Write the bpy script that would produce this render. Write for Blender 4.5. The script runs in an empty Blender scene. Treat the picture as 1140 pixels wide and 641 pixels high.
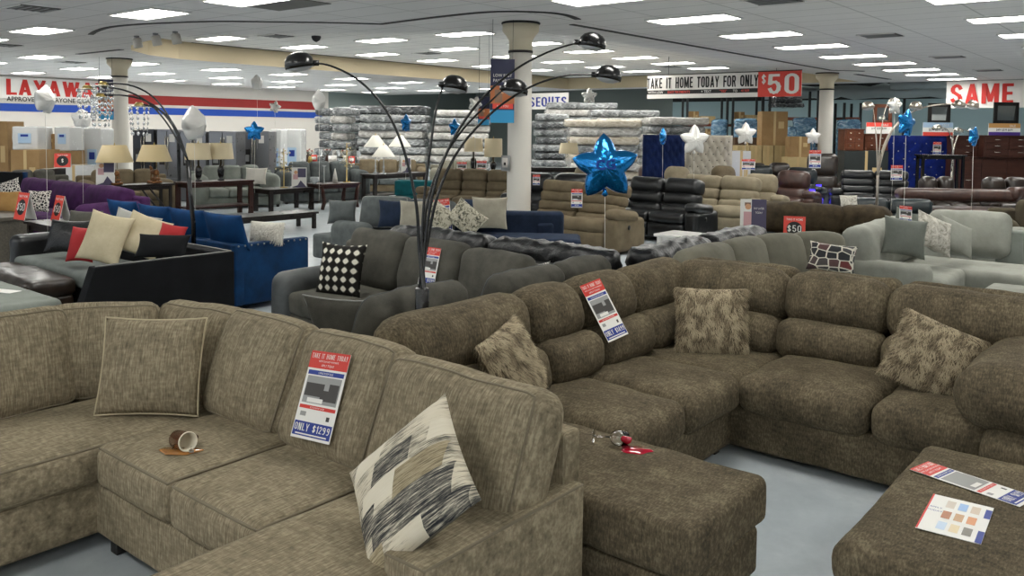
import bpy, bmesh, math, random
from mathutils import Vector, Matrix, noise, Euler
random.seed(7)
PI = math.pi
R = math.radians
COL = bpy.context.scene.collection
SC = bpy.context.scene

# ------------------------------------------------------------------ camera
# the store's own axes: +Y runs along the row of columns away from the viewer, +X to the right, metres
H = 1.9
FPX, CXP, CYP = 945.0, 570.0, 199.0
PITCH, ROLL, YAW = R(3.27), R(.674), R(39.32)
cp, sp, cr, sr = math.cos(PITCH), math.sin(PITCH), math.cos(ROLL), math.sin(ROLL)
fw = Vector((0, cp, -sp)); rt = Vector((1, 0, 0)); up = Vector((0, sp, cp))
rt, up = cr*rt + sr*up, cr*up - sr*rt
RZ = Matrix.Rotation(YAW, 3, 'Z')
fw, rt, up = RZ @ fw, RZ @ rt, RZ @ up
cam_d = bpy.data.cameras.new('camera'); cam = bpy.data.objects.new('camera', cam_d); COL.objects.link(cam)
m = Matrix((rt, up, -fw)).transposed().to_4x4(); m.translation = Vector((0, 0, H)); cam.matrix_world = m
cam_d.sensor_width = 36; cam_d.lens = 36*FPX/1140; cam_d.shift_y = -(320.5-CYP)/1140; cam_d.clip_end = 200; cam_d.clip_start = .05
SC.camera = cam

# ------------------------------------------------------------------ world, exposure
w = bpy.data.worlds.new('world'); SC.world = w; w.use_nodes = True
w.node_tree.nodes['Background'].inputs[0].default_value = (.86, .93, 1, 1)
w.node_tree.nodes['Background'].inputs[1].default_value = .5
SC.view_settings.view_transform = 'Standard'; SC.view_settings.look = 'None'
SC.view_settings.gamma = 1; SC.view_settings.exposure = 1.3; SC.view_settings.use_curve_mapping = False
PANEL_POWER = 9.0

def ray(px, py): return (px-CXP)/FPX*rt - (py-CYP)/FPX*up + fw
def on_z(px, py, z): d = ray(px, py); return Vector((0, 0, H)) + d*((z-H)/d.z)
def on_x(px, py, x): d = ray(px, py); return Vector((0, 0, H)) + d*(x/d.x)
def on_y(px, py, y): d = ray(px, py); return Vector((0, 0, H)) + d*(y/d.y)
def at(px, py, dist): return Vector((0, 0, H)) + ray(px, py)*dist

# ------------------------------------------------------------------ materials
def lin(c):
    if isinstance(c, str): c = tuple(int(c[i:i+2], 16)/255 for i in (0, 2, 4))
    return tuple(((v+.055)/1.055)**2.4 if v > .04045 else v/12.92 for v in c) + (1,)
MATS = {}
def mat(name, color='808080', rough=.6, metal=0, spec=.5, emit=0, coat=0, alpha=1, trans=0, sheen=0):
    if name in MATS: return MATS[name]
    M = bpy.data.materials.new(name); M.use_nodes = True; MATS[name] = M
    b = M.node_tree.nodes['Principled BSDF']
    b.inputs['Base Color'].default_value = lin(color); b.inputs['Roughness'].default_value = rough
    b.inputs['Metallic'].default_value = metal; b.inputs['Specular IOR Level'].default_value = spec
    if emit: b.inputs['Emission Color'].default_value = lin(color); b.inputs['Emission Strength'].default_value = emit
    b.inputs['Coat Weight'].default_value = coat; b.inputs['Coat Roughness'].default_value = .12
    b.inputs['Alpha'].default_value = alpha; b.inputs['Transmission Weight'].default_value = trans
    if sheen: b.inputs['Sheen Weight'].default_value = sheen; b.inputs['Sheen Roughness'].default_value = .5; b.inputs['Sheen Tint'].default_value = lin(color)
    # a little unevenness, so that no surface is one flat value
    n, l = M.node_tree.nodes, M.node_tree.links
    if not emit and not trans and alpha == 1:
        tc = n.new('ShaderNodeTexCoord'); ns = n.new('ShaderNodeTexNoise'); ns.inputs['Scale'].default_value = 9; ns.inputs['Detail'].default_value = 4
        l.new(tc.outputs['Object'], ns.inputs['Vector'])
        mr = n.new('ShaderNodeMapRange'); mr.inputs['To Min'].default_value = max(0, rough-.08); mr.inputs['To Max'].default_value = min(1, rough+.08)
        l.new(ns.outputs['Fac'], mr.inputs['Value']); l.new(mr.outputs[0], b.inputs['Roughness'])
    return M
def _tex(M, color_nodes):
    return M.node_tree.nodes, M.node_tree.links, M.node_tree.nodes['Principled BSDF']
def noise_n(n, l, vec, scale, detail=3, rough=.6, dist=0):
    t = n.new('ShaderNodeTexNoise'); t.inputs['Scale'].default_value = scale; t.inputs['Detail'].default_value = detail
    t.inputs['Roughness'].default_value = rough; t.inputs['Distortion'].default_value = dist
    l.new(vec, t.inputs['Vector']); return t
def mapping(n, l, sx, sy, sz, rot=(0, 0, 0)):
    tc = n.new('ShaderNodeTexCoord'); mp = n.new('ShaderNodeMapping'); mp.inputs['Scale'].default_value = (sx, sy, sz); mp.inputs['Rotation'].default_value = rot
    l.new(tc.outputs['Object'], mp.inputs['Vector']); return mp.outputs[0]
def ramp(n, l, fac, stops):
    r = n.new('ShaderNodeValToRGB'); e = r.color_ramp.elements
    while len(e) < len(stops): e.new(.5)
    for i, (p, c) in enumerate(stops): e[i].position = p; e[i].color = lin(c)
    l.new(fac, r.inputs[0]); return r.outputs[0]
def mixf(n, l, a, b, fac):
    m_ = n.new('ShaderNodeMix'); m_.data_type = 'FLOAT'; m_.inputs[0].default_value = fac
    l.new(a, m_.inputs[2]); l.new(b, m_.inputs[3]); return m_.outputs[0]
def bump(n, l, b, h, strength, dist=.01):
    bp = n.new('ShaderNodeBump'); bp.inputs['Strength'].default_value = strength; bp.inputs['Distance'].default_value = dist
    l.new(h, bp.inputs['Height']); l.new(bp.outputs[0], b.inputs['Normal'])
def chenille(name, dark, mid, light, sx=95, sl=13, blotch=5, bfac=.35, bst=.5, sheen=.25):
    """slubby chenille: short streaks along the cushion, slow blotches of brushed pile"""
    if name in MATS: return MATS[name]
    M = mat(name, mid, .9, spec=.15, sheen=sheen); n, l, b = _tex(M, 0)
    s = noise_n(n, l, mapping(n, l, sx, sl, sl), 1, 4, .65)
    s2 = noise_n(n, l, mapping(n, l, 22, 60, 60), 1, 2, .5)
    g = noise_n(n, l, mapping(n, l, 1, 1, 1), blotch, 3, .6)
    v = mixf(n, l, mixf(n, l, s.outputs['Fac'], s2.outputs['Fac'], .3), g.outputs['Fac'], bfac)
    l.new(ramp(n, l, v, [(.36, dark), (.5, mid), (.64, light)]), b.inputs['Base Color'])
    bump(n, l, b, s.outputs['Fac'], bst, .006); return M
def fabric(name, dark, light, scale=6, sheen=.3, rough=.85, fine=220, bst=.15):
    if name in MATS: return MATS[name]
    M = mat(name, dark, rough, spec=.2, sheen=sheen); n, l, b = _tex(M, 0)
    g = noise_n(n, l, mapping(n, l, 1, 1, 1), scale, 4, .6)
    f_ = noise_n(n, l, mapping(n, l, 1, 1, 1), fine, 1, .5)
    v = mixf(n, l, g.outputs['Fac'], f_.outputs['Fac'], .25)
    l.new(ramp(n, l, v, [(.33, dark), (.66, light)]), b.inputs['Base Color']); bump(n, l, b, f_.outputs['Fac'], bst, .003); return M
def leather(name, dark, light, rough=.38, scale=5, bst=.35, coat=.15):
    if name in MATS: return MATS[name]
    M = mat(name, dark, rough, spec=.45, coat=coat); n, l, b = _tex(M, 0)
    g = noise_n(n, l, mapping(n, l, 1, 1, 1), scale, 5, .6, 1.2)
    l.new(ramp(n, l, g.outputs['Fac'], [(.35, dark), (.7, light)]), b.inputs['Base Color'])
    g2 = noise_n(n, l, mapping(n, l, 1, 1, 1), 28, 3, .6, .8); bump(n, l, b, g2.outputs['Fac'], bst, .008); return M
def wood(name, dark, light, rough=.4, sx=3, sz=40):
    if name in MATS: return MATS[name]
    M = mat(name, dark, rough, spec=.4); n, l, b = _tex(M, 0)
    g = noise_n(n, l, mapping(n, l, sx, sz, sz), 1, 4, .6, .4)
    l.new(ramp(n, l, g.outputs['Fac'], [(.3, dark), (.7, light)]), b.inputs['Base Color']); return M

# ------------------------------------------------------------------ scene bookkeeping
def kinded(o, **k):
    for a, b in k.items():
        if b: o[a] = b
    return o
def thing(name, label, cat, loc=(0, 0, 0), rz=0, group=None):
    o = bpy.data.objects.new(name, None); COL.objects.link(o); o.empty_display_size = .1
    o.location = loc; o.rotation_euler = (0, 0, rz)
    return kinded(o, label=label, category=cat, group=group)
def tag(o, label, cat, group=None): return kinded(o, label=label, category=cat, group=group)
def copy_tree(o, parent=None, **k):
    c = o.copy(); COL.objects.link(c)
    if parent is not None: c.parent = parent
    for ch in list(o.children): copy_tree(ch, c)
    for a, b in k.items(): c[a] = b
    return c

_a, _b, _w = .09, .91, .46
def _arc(x0, x1, y0, y1, k0, k1, n=8): return [((x0+x1)/2+(x1-x0)/2*math.cos(PI*(k0+(k1-k0)*i/n)), (y0+y1)/2+(y1-y0)/2*math.sin(PI*(k0+(k1-k0)*i/n))) for i in range(n+1)]
_O = _arc(_a, _w, .55, _b, 0, 1) + _arc(_a, _w, .09, .45, 1, 2) + [(_w, .73)]
GLYPH = {'A': (.58, [[(.08, 0), (.29, 1)], [(.29, 1), (.50, 0)], [(.16, .28), (.42, .28)]]), 'B': (.55, [[(.1, .09), (.1, .91)], [(.1, .91), (.40, .88), (.44, .70), (.36, .52), (.1, .52)], [(.36, .52), (.46, .40), (.46, .2), (.38, .09), (.1, .09)]]),
 'C': (.54, [_arc(.1, .45, .55, .91, .05, 1)+_arc(.1, .45, .09, .45, 1, 1.95)]), 'D': (.55, [[(.1, .09), (.1, .91), (.34, .91), (.45, .78), (.45, .22), (.34, .09), (.1, .09)]]),
 'E': (.46, [[(.1, .09), (.1, .91)], [(.1, .91), (.42, .91)], [(.1, .5), (.38, .5)], [(.1, .09), (.42, .09)]]), 'F': (.45, [[(.1, 0), (.1, .91)], [(.1, .91), (.42, .91)], [(.1, .5), (.38, .5)]]),
 'H': (.55, [[(.1, 0), (.1, 1)], [(.45, 0), (.45, 1)], [(.1, .5), (.45, .5)]]), 'I': (.2, [[(.1, 0), (.1, 1)]]), 'K': (.57, [[(.1, 0), (.1, 1)], [(.12, .42), (.47, 1)], [(.2, .55), (.49, 0)]]), 'L': (.44, [[(.1, 0), (.1, 1)], [(.1, .09), (.42, .09)]]),
 'M': (.74, [[(.1, 0), (.1, 1)], [(.64, 0), (.64, 1)], [(.13, 1), (.37, .1)], [(.61, 1), (.37, .1)]]), 'N': (.57, [[(.1, 0), (.1, 1)], [(.47, 0), (.47, 1)], [(.13, 1), (.44, 0)]]), 'O': (.55, [_O]), '0': (.55, [_O]),
 'P': (.52, [[(.1, 0), (.1, .91)], [(.1, .91), (.38, .91), (.44, .8), (.44, .56), (.38, .46), (.1, .46)]]), 'R': (.55, [[(.1, 0), (.1, .91)], [(.1, .91), (.38, .91), (.44, .8), (.44, .6), (.38, .5), (.1, .5)], [(.34, .48), (.46, 0)]]),
 'S': (.54, [_arc(.1, .44, .52, .91, .1, 1.2)+[(.40, .40)]+_arc(.1, .44, .09, .46, .2, -.9)]), 'T': (.5, [[(.25, 0), (.25, .91)], [(.05, .91), (.45, .91)]]), 'U': (.55, [[(.1, 1), (.1, .25), (.18, .1), (.37, .1), (.45, .25), (.45, 1)]]),
 'W': (.84, [[(.08, 1), (.25, 0)], [(.25, 0), (.42, .95)], [(.42, .95), (.59, 0)], [(.59, 0), (.76, 1)]]), 'Y': (.56, [[(.28, 0), (.28, .46)], [(.06, 1), (.28, .42)], [(.50, 1), (.28, .42)]]),
 '1': (.3, [[(.2, 0), (.2, 1)], [(.2, .9), (.06, .74)]]), '2': (.5, [_arc(.1, .42, .55, .91, .95, -.1)+[(.1, .12)], [(.1, .09), (.44, .09)]]), '4': (.52, [[(.38, 0), (.38, 1)], [(.36, 1), (.07, .3)], [(.07, .26), (.47, .26)]]),
 '5': (.54, [[(.42, .91), (.12, .91), (.1, .52)], [(.1, .52)]+_arc(.1, .45, .09, .60, .6, -.9)]), '7': (.48, [[(.05, .91), (.42, .91), (.2, 0)]]), '9': (.52, [_arc(.1, .44, .50, .91, 0, 2), [(.44, .7), (.42, .3), (.3, .09), (.12, .12)]]),
 '$': (.54, [_arc(.1, .44, .52, .86, .1, 1.2)+[(.40, .40)]+_arc(.1, .44, .14, .46, .2, -.9), [(.27, 0), (.27, 1)]])}
class MB:
    """collects geometry for ONE mesh object"""
    def __init__(s): s.v, s.f, s.mi, s.mats = [], [], [], []; s.M = Matrix.Identity(4)
    def m(s, mt):
        if mt not in s.mats: s.mats.append(mt)
        return s.mats.index(mt)
    def add(s, vs, fs, mt, M=None):
        k = len(s.v); T = s.M @ M if M is not None else s.M
        s.v += [tuple(T @ Vector(p)) for p in vs]; s.f += [tuple(i+k for i in f) for f in fs]; s.mi += [s.m(mt)]*len(fs)
    def box(s, c, d, mt, M=None):
        x, y, z = d[0]/2, d[1]/2, d[2]/2
        vs = [(c[0]+a*x, c[1]+b*y, c[2]+e*z) for a in (-1, 1) for b in (-1, 1) for e in (-1, 1)]
        s.add(vs, [(0, 1, 3, 2), (4, 6, 7, 5), (0, 4, 5, 1), (2, 3, 7, 6), (0, 2, 6, 4), (1, 5, 7, 3)], mt, M)
    def quad(s, x0, y0, x1, y1, z, mt, M=None):
        s.add([(x0, y0, z), (x1, y0, z), (x1, y1, z), (x0, y1, z)], [(0, 1, 2, 3)], mt, M)
    def tube(s, pts, r, mt, n=8, M=None, closed=False, cap=True):
        pts = [Vector(p) for p in pts]; rr = r if isinstance(r, (list, tuple)) else [r]*len(pts)
        vs, fs = [], []; prev = None; N = len(pts)
        for i, p in enumerate(pts):
            a = pts[(i-1) % N] if (closed or i > 0) else p; b = pts[(i+1) % N] if (closed or i < N-1) else p
            t = (b-a).normalized() if (b-a).length > 1e-9 else Vector((0, 0, 1))
            if prev is None: u = t.orthogonal().normalized()
            else:
                u = prev - t*prev.dot(t); u = u.normalized() if u.length > 1e-6 else t.orthogonal().normalized()
            prev = u; v = t.cross(u)
            vs += [p + rr[i]*(math.cos(2*PI*k/n)*u + math.sin(2*PI*k/n)*v) for k in range(n)]
        L = N if closed else N-1
        for i in range(L):
            j = (i+1) % N
            fs += [(i*n+k, i*n+(k+1) % n, j*n+(k+1) % n, j*n+k) for k in range(n)]
        if cap and not closed: fs += [tuple(range(n))[::-1], tuple((N-1)*n+k for k in range(n))]
        s.add(vs, fs, mt, M)
    def lathe(s, prof, mt, n=24, M=None, flute=0):
        vs, fs = [], []
        for r, z in prof:
            for k in range(n):
                q = r*(1+(flute if k % 2 else 0)); vs.append((q*math.cos(2*PI*k/n), q*math.sin(2*PI*k/n), z))
        for i in range(len(prof)-1): fs += [(i*n+k, i*n+(k+1) % n, (i+1)*n+(k+1) % n, (i+1)*n+k) for k in range(n)]
        if prof[0][0] > 1e-4: fs.append(tuple(range(n))[::-1])
        if prof[-1][0] > 1e-4: fs.append(tuple((len(prof)-1)*n+k for k in range(n)))
        s.add(vs, fs, mt, M)
    def lathe_open(s, prof, mt, n=24, M=None, flute=0):
        vs, fs = [], []
        for r, z in prof:
            for k in range(n):
                q = r*(1+(flute if k % 2 else 0)); vs.append((q*math.cos(2*PI*k/n), q*math.sin(2*PI*k/n), z))
        for i in range(len(prof)-1): fs += [(i*n+k, i*n+(k+1) % n, (i+1)*n+(k+1) % n, (i+1)*n+k) for k in range(n)]
        s.add(vs, fs, mt, M)
    def text(s, t, x, y, z, h, mt, align='CENTER', sx=1, bold=0, M=None):
        c = bpy.data.curves.new('t', 'FONT'); c.body = t; c.size = 1; c.align_x = align; c.offset = bold; c.resolution_u = 2
        o = bpy.data.objects.new('t', c); COL.objects.link(o)
        me = bpy.data.meshes.new_from_object(o.evaluated_get(bpy.context.evaluated_depsgraph_get()))
        k = h/.729
        s.add([(x+v.co.x*k*sx, y+v.co.y*k, z) for v in me.vertices], [tuple(p.vertices) for p in me.polygons], mt, M)
        bpy.data.objects.remove(o); bpy.data.meshes.remove(me); bpy.data.curves.remove(c)
    def block(s, t, x, y, z, h, mt, align='CENTER', sx=1, st=.19, M=None):
        """heavy condensed sign lettering drawn from thick strokes"""
        adv = [(GLYPH[c][0] if c in GLYPH else .4)+.13 for c in t]; W_ = (sum(adv)-.13)*h*sx; cx_ = x-(W_/2 if align == 'CENTER' else 0); zk = 0
        for c, a in zip(t, adv):
            if c in GLYPH:
                for pl in GLYPH[c][1]:
                    for p0, p1 in zip(pl[:-1], pl[1:]):
                        p0, p1 = Vector(p0), Vector(p1); d = (p1-p0).normalized(); n_ = Vector((-d.y, d.x)); hw = st/2*(1-.28*abs(d.x)); e = d*min(st*.30, .06)
                        if c in 'AVWMNYK' and abs(d.y) > .7: e = d*0
                        q_ = [p0-e-n_*hw, p1+e-n_*hw, p1+e+n_*hw, p0-e+n_*hw]
                        zk = (zk+1) % 23; s.add([(cx_+v.x*h*sx, y+max(0, min(1, v.y))*h, z+zk*h*.0025) for v in q_], [(0, 1, 2, 3)], mt, M)
            cx_ += a*h*sx
    def soft(s, w, d, h, r, mt, M=None, **k):
        vs, fs, _ = softbox(w, d, h, r, **k); s.add(vs, fs, mt, M)
    def build(s, name, parent=None, M=None, smooth=True, bevel=0, angle=None, kind=None):
        me = bpy.data.meshes.new(name); me.from_pydata(s.v, [], s.f); me.update()
        for q in s.mats: me.materials.append(q)
        me.polygons.foreach_set('material_index', s.mi)
        if smooth: me.polygons.foreach_set('use_smooth', [True]*len(s.f))
        if smooth and angle: 
            try: me.set_sharp_from_angle(angle=R(angle))
            except Exception: pass
        o = bpy.data.objects.new(name, me); COL.objects.link(o)
        if parent is not None: o.parent = parent
        if M is not None: o.matrix_basis = M
        if bevel:
            b = o.modifiers.new('bevel', 'BEVEL'); b.width = bevel; b.segments = 2; b.limit_method = 'ANGLE'; b.angle_limit = R(40)
            if smooth: b.harden_normals = False
        if kind: o['kind'] = kind
        return o

def softbox(w, d, h, r, b=(0, 0, 0), wr=0, wf=4, seed=0, cell=.08, shape=None):
    """rounded upholstered box centred on the origin; b = crown per axis, wr/wf = wrinkles"""
    hx, hy, hz = w/2, d/2, h/2; r = min(r, hx*.98, hy*.98, hz*.98); so = Vector((seed*3.7, seed*1.3, seed*2.1))
    def cs(q):
        i = q-r; n = max(1, int(round(2*i/cell)))
        return [-q, -q+.586*r] + [-i+2*i*k/n for k in range(n+1)] + [q-.586*r, q]
    X, Y, Z = cs(hx), cs(hy), cs(hz)
    def f(p):
        q = Vector((max(-hx+r, min(hx-r, p[0])), max(-hy+r, min(hy-r, p[1])), max(-hz+r, min(hz-r, p[2]))))
        e = Vector(p)-q
        if e.length > 1e-9: q = q + e.normalized()*r
        n = (q.x/hx, q.y/hy, q.z/hz); o = q.copy()
        for a in range(3):
            i, j = (a+1) % 3, (a+2) % 3
            o[a] += b[a]*n[a]*max(0, 1-n[i]*n[i])**.7*max(0, 1-n[j]*n[j])**.7
        if wr:
            nv = Vector(n); nv.normalize(); o += nv*wr*(noise.noise(q*wf+so) + .5*noise.noise(q*wf*2.3+so))
        if shape: o = shape(o, n)
        return o
    vs, fs, idx = [], [], {}
    def vi(p):
        k = (round(p[0], 5), round(p[1], 5), round(p[2], 5))
        if k not in idx: idx[k] = len(vs); vs.append(tuple(f(p)))
        return idx[k]
    def face(A, B, mk, flip):
        for i in range(len(A)-1):
            for j in range(len(B)-1):
                q = [vi(mk(A[i], B[j])), vi(mk(A[i+1], B[j])), vi(mk(A[i+1], B[j+1])), vi(mk(A[i], B[j+1]))]
                fs.append(tuple(q[::-1] if flip else q))
    face(X, Y, lambda a, c: (a, c, hz), 0); face(X, Y, lambda a, c: (a, c, -hz), 1)
    face(X, Z, lambda a, c: (a, -hy, c), 0); face(X, Z, lambda a, c: (a, hy, c), 1)
    face(Y, Z, lambda a, c: (hx, a, c), 0); face(Y, Z, lambda a, c: (-hx, a, c), 1)
    return vs, fs, f
def welt_path(w, d, h, r, f, plane='top', step=.05):
    """points along the seam where two faces of a softbox meet"""
    hx, hy, hz = w/2, d/2, h/2
    if plane == 'top': c = [(-hx, -hy), (hx, -hy), (hx, hy), (-hx, hy)]; mk = lambda a, b: (a, b, hz)
    elif plane == 'front': c = [(-hx, -hz), (hx, -hz), (hx, hz), (-hx, hz)]; mk = lambda a, b: (a, -hy, b)
    elif plane == 'mid': c = [(-hx, -hz), (hx, -hz), (hx, hz), (-hx, hz)]; mk = lambda a, b: (a, 0, b)
    pts = []
    for i in range(4):
        a, b_ = Vector(c[i]), Vector(c[(i+1) % 4]); n = max(2, int((b_-a).length/step))
        for k in range(n): q = a.lerp(b_, k/n); pts.append(f(mk(q.x, q.y)))
    return pts
def cush(name, parent, loc, size, mt, rz=0, tilt=0, r=.05, b=(0, 0, 0), wr=.004, wf=5, seed=0, cell=.07, welt=None, wmat=None, wr_r=.005, roll=0, shape=None):
    w_, d, h = size; o = MB(); vs, fs, f = softbox(w_, d, h, r, b, wr, wf, seed, cell, shape); o.add(vs, fs, mt)
    M = Matrix.Translation(loc) @ Matrix.Rotation(rz, 4, 'Z') @ Matrix.Rotation(-tilt, 4, 'X') @ Matrix.Rotation(roll, 4, 'Y')
    ob = o.build(name, parent, M)
    if welt:
        for pl in ([welt] if isinstance(welt, str) else welt):
            q = MB(); q.tube(welt_path(w_, d, h, r, f, pl), wr_r, wmat or mt, 6, closed=True); q.build('piping', ob)
    return ob

def pillow_verts(w, h, t, pinch=.10, n=14, wr=.006, seed=0):
    """throw pillow, lying in its own XZ plane, thickness along Y, front = -Y"""
    vs, fs = [], []; so = Vector((seed*5.1, seed*2.3, 0))
    def P(u, v, s):
        e = (1-abs(u)**2.4)*(1-abs(v)**2.4); y = s*t/2*max(0, e)**.55
        x = u*w/2*(1-pinch*(1-v*v)); z = v*h/2*(1-pinch*(1-u*u))
        k = noise.noise(Vector((u*2.2, v*2.2, s*3))+so)*wr*(1 if max(abs(u), abs(v)) < .99 else .3)
        return (x, y+s*k if e > 0 else y, z)
    us = [-math.cos(PI*i/n)*.5*1.0+(-1+2*i/n)*.5 for i in range(n+1)]
    idx = {}
    def vi(i, j, s):
        edge = i in (0, n) or j in (0, n); k = (i, j, 0 if edge else s)
        if k not in idx: idx[k] = len(vs); vs.append(P(us[i], us[j], s))
        return idx[k]
    for s in (-1, 1):
        for i in range(n):
            for j in range(n):
                q = [vi(i, j, s), vi(i+1, j, s), vi(i+1, j+1, s), vi(i, j+1, s)]; fs.append(tuple(q if s < 0 else q[::-1]))
    edge = [P(us[i], -1, 1) for i in range(n)] + [P(1, us[i], 1) for i in range(n)] + [P(us[n-i], 1, 1) for i in range(n)] + [P(-1, us[n-i], 1) for i in range(n)]
    return vs, fs, edge, P
def hit(px, py):
    """the upholstery surface seen in a given direction: point and normal"""
    bpy.context.view_layer.update(); dg = bpy.context.evaluated_depsgraph_get()
    ok, p, nr, i, o, mm = SC.ray_cast(dg, Vector((0, 0, H)), ray(px, py).normalized())
    return p, nr
def rest_M(bl, br, tl, gap=.012):
    """matrix and size of a flat card lying on the surface seen at three of its corners"""
    a, b_, c = hit(*bl)[0], hit(*br)[0], hit(*tl)[0]; x = (b_-a); y = (c-a); w_, h_ = x.length, y.length
    x.normalize(); z = x.cross(y).normalized(); y = z.cross(x)
    if z.dot(Vector((0, 0, H))-a) < 0: z = -z
    for i in range(1, 6):
        for j in range(1, 6):
            u, v = i/6, j/6; p = hit(bl[0]+(br[0]-bl[0])*u+(tl[0]-bl[0])*v, bl[1]+(br[1]-bl[1])*u+(tl[1]-bl[1])*v)[0]; gap = max(gap, (p-a).dot(z)+.004)
    M = Matrix((x, y, z)).transposed().to_4x4(); M.translation = a+x*w_/2+z*gap; return M, w_, h_
def cam_M(p, X, Z):
    """axes given as (right, up, towards the viewer) mixes"""
    f_ = lambda v: (rt*v[0]+up*v[1]-fw*v[2]).normalized()
    x, z = f_(X), f_(Z); y = z.cross(x).normalized(); z = x.cross(y); M = Matrix((x, y, z)).transposed().to_4x4(); M.translation = p; return M
def face_M(loc, rz=0, tilt=0, roll=0):
    return Matrix.Translation(loc) @ Matrix.Rotation(rz, 4, 'Z') @ Matrix.Rotation(-tilt, 4, 'X') @ Matrix.Rotation(roll, 4, 'Y')
def pillow(label, loc, mt, w=.45, h=.45, t=.16, rz=0, tilt=R(15), roll=0, pinch=.09, welt=None, seed=0, group=None, cat='pillow', name='throw_pillow', back=None, n=14):
    """loc = middle of the pillow"""
    vs, fs, edge, _ = pillow_verts(w, h, t, pinch, seed=seed, n=n); o = MB(); o.add(vs, fs, mt)
    if back:
        k = o.m(back); half = len(fs)//2; o.mi[half:] = [k]*half
    ob = o.build(name, None, face_M(loc, rz, tilt, roll)); tag(ob, label, cat, group)
    if welt: q = MB(); q.tube(edge, .005, welt, 6, closed=True); q.build('piping', ob)
    return ob
# ------------------------------------------------------------------ the building
def struct(name, mb, **k): o = mb.build(name, smooth=k.pop('smooth', False), **k); o['kind'] = 'structure'; return o
ZC, ZT = 3.7, 4.17
# floor: sealed blue-grey concrete
Mfl = mat('floor_concrete', '9ba3a8', .32, spec=.5); n, l, b = _tex(Mfl, 0)
g = noise_n(n, l, mapping(n, l, 1, 1, 1), 1.3, 5, .6, 1.0); g2 = noise_n(n, l, mapping(n, l, 1, 1, 1), 7, 4, .7, .5)
l.new(ramp(n, l, mixf(n, l, g.outputs['Fac'], g2.outputs['Fac'], .3), [(.35, 'a5aeb4'), (.52, 'b4bcc1'), (.66, 'c6cccf')]), b.inputs['Base Color'])
q = MB(); q.box((-12, 14, -.05), (60, 60, .1), Mfl); struct('floor', q)
# ceiling tiles
def ceiling_mat(name, c1, c2):
    M = mat(name, c1, .9, spec=.1); n, l, b = _tex(M, 0)
    tc = n.new('ShaderNodeTexCoord'); sp_ = n.new('ShaderNodeSeparateXYZ'); l.new(tc.outputs['Object'], sp_.inputs[0])
    outs = []
    for ax, per in (('X', 1.36), ('Y', .65)):
        a = n.new('ShaderNodeMath'); a.operation = 'DIVIDE'; a.inputs[1].default_value = per; l.new(sp_.outputs[ax], a.inputs[0])
        f_ = n.new('ShaderNodeMath'); f_.operation = 'FRACT'; l.new(a.outputs[0], f_.inputs[0])
        c = n.new('ShaderNodeMath'); c.operation = 'LESS_THAN'; c.inputs[1].default_value = .03/per; l.new(f_.outputs[0], c.inputs[0]); outs.append(c.outputs[0])
    mx = n.new('ShaderNodeMath'); mx.operation = 'MAXIMUM'; l.new(outs[0], mx.inputs[0]); l.new(outs[1], mx.inputs[1])
    g = noise_n(n, l, mapping(n, l, 1, 1, 1), .8, 3, .5)
    base = ramp(n, l, g.outputs['Fac'], [(.3, c1), (.7, c2)])
    mm = n.new('ShaderNodeMix'); mm.data_type = 'RGBA'; l.new(mx.outputs[0], mm.inputs[0]); l.new(base, mm.inputs[6]); mm.inputs[7].default_value = lin('bfbdbb')
    l.new(mm.outputs[2], b.inputs['Base Color']); return M
Mceil = ceiling_mat('ceiling_tile', 'dddbd9', 'e3e1df'); Mtray = ceiling_mat('tray_tile', 'e4e2df', 'e9e7e3')
from mathutils.geometry import tessellate_polygon
outer = [(-34.2, -12), (14, -12), (14, 31), (-34.2, 31)]
hole = [(-9.35, 30), (-9.35, 13.2), (-9.9, 12.3), (-11.2, 11.3), (-13.2, 10.2), (-15.2, 9.3), (-16.4, 9.0), (-17.5, 9.1), (-18.8, 9.4), (-20, 10), (-20.9, 10.9), (-21.4, 12), (-21.5, 14), (-21.5, 30)]
q = MB(); pl = [[Vector((x, y, ZC)) for x, y in outer], [Vector((x, y, ZC)) for x, y in hole]]
tri = tessellate_polygon(pl); vs = pl[0]+pl[1]
tri = [t if (vs[t[1]]-vs[t[0]]).cross(vs[t[2]]-vs[t[0]]).z < 0 else t[::-1] for t in tri]
q.add(vs, tri, Mceil)
tvs = [(x, y, ZT) for x, y in hole]; tr2 = tessellate_polygon([[Vector(p) for p in tvs]]); q.add(tvs, [t if (Vector(tvs[t[1]])-Vector(tvs[t[0]])).cross(Vector(tvs[t[2]])-Vector(tvs[t[0]])).z < 0 else t[::-1] for t in tr2], Mtray)
struct('ceiling', q)
Mcream = mat('cream_paint', 'cfc0a2', .8, spec=.1)
q = MB()
for i in range(len(hole)):
    a, c = hole[i], hole[(i+1) % len(hole)]; q.add([(a[0], a[1], ZC), (c[0], c[1], ZC), (c[0], c[1], ZT), (a[0], a[1], ZT)], [(0, 1, 2, 3), (3, 2, 1, 0)][:1], Mcream)
struct('trim_1', q)
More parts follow.
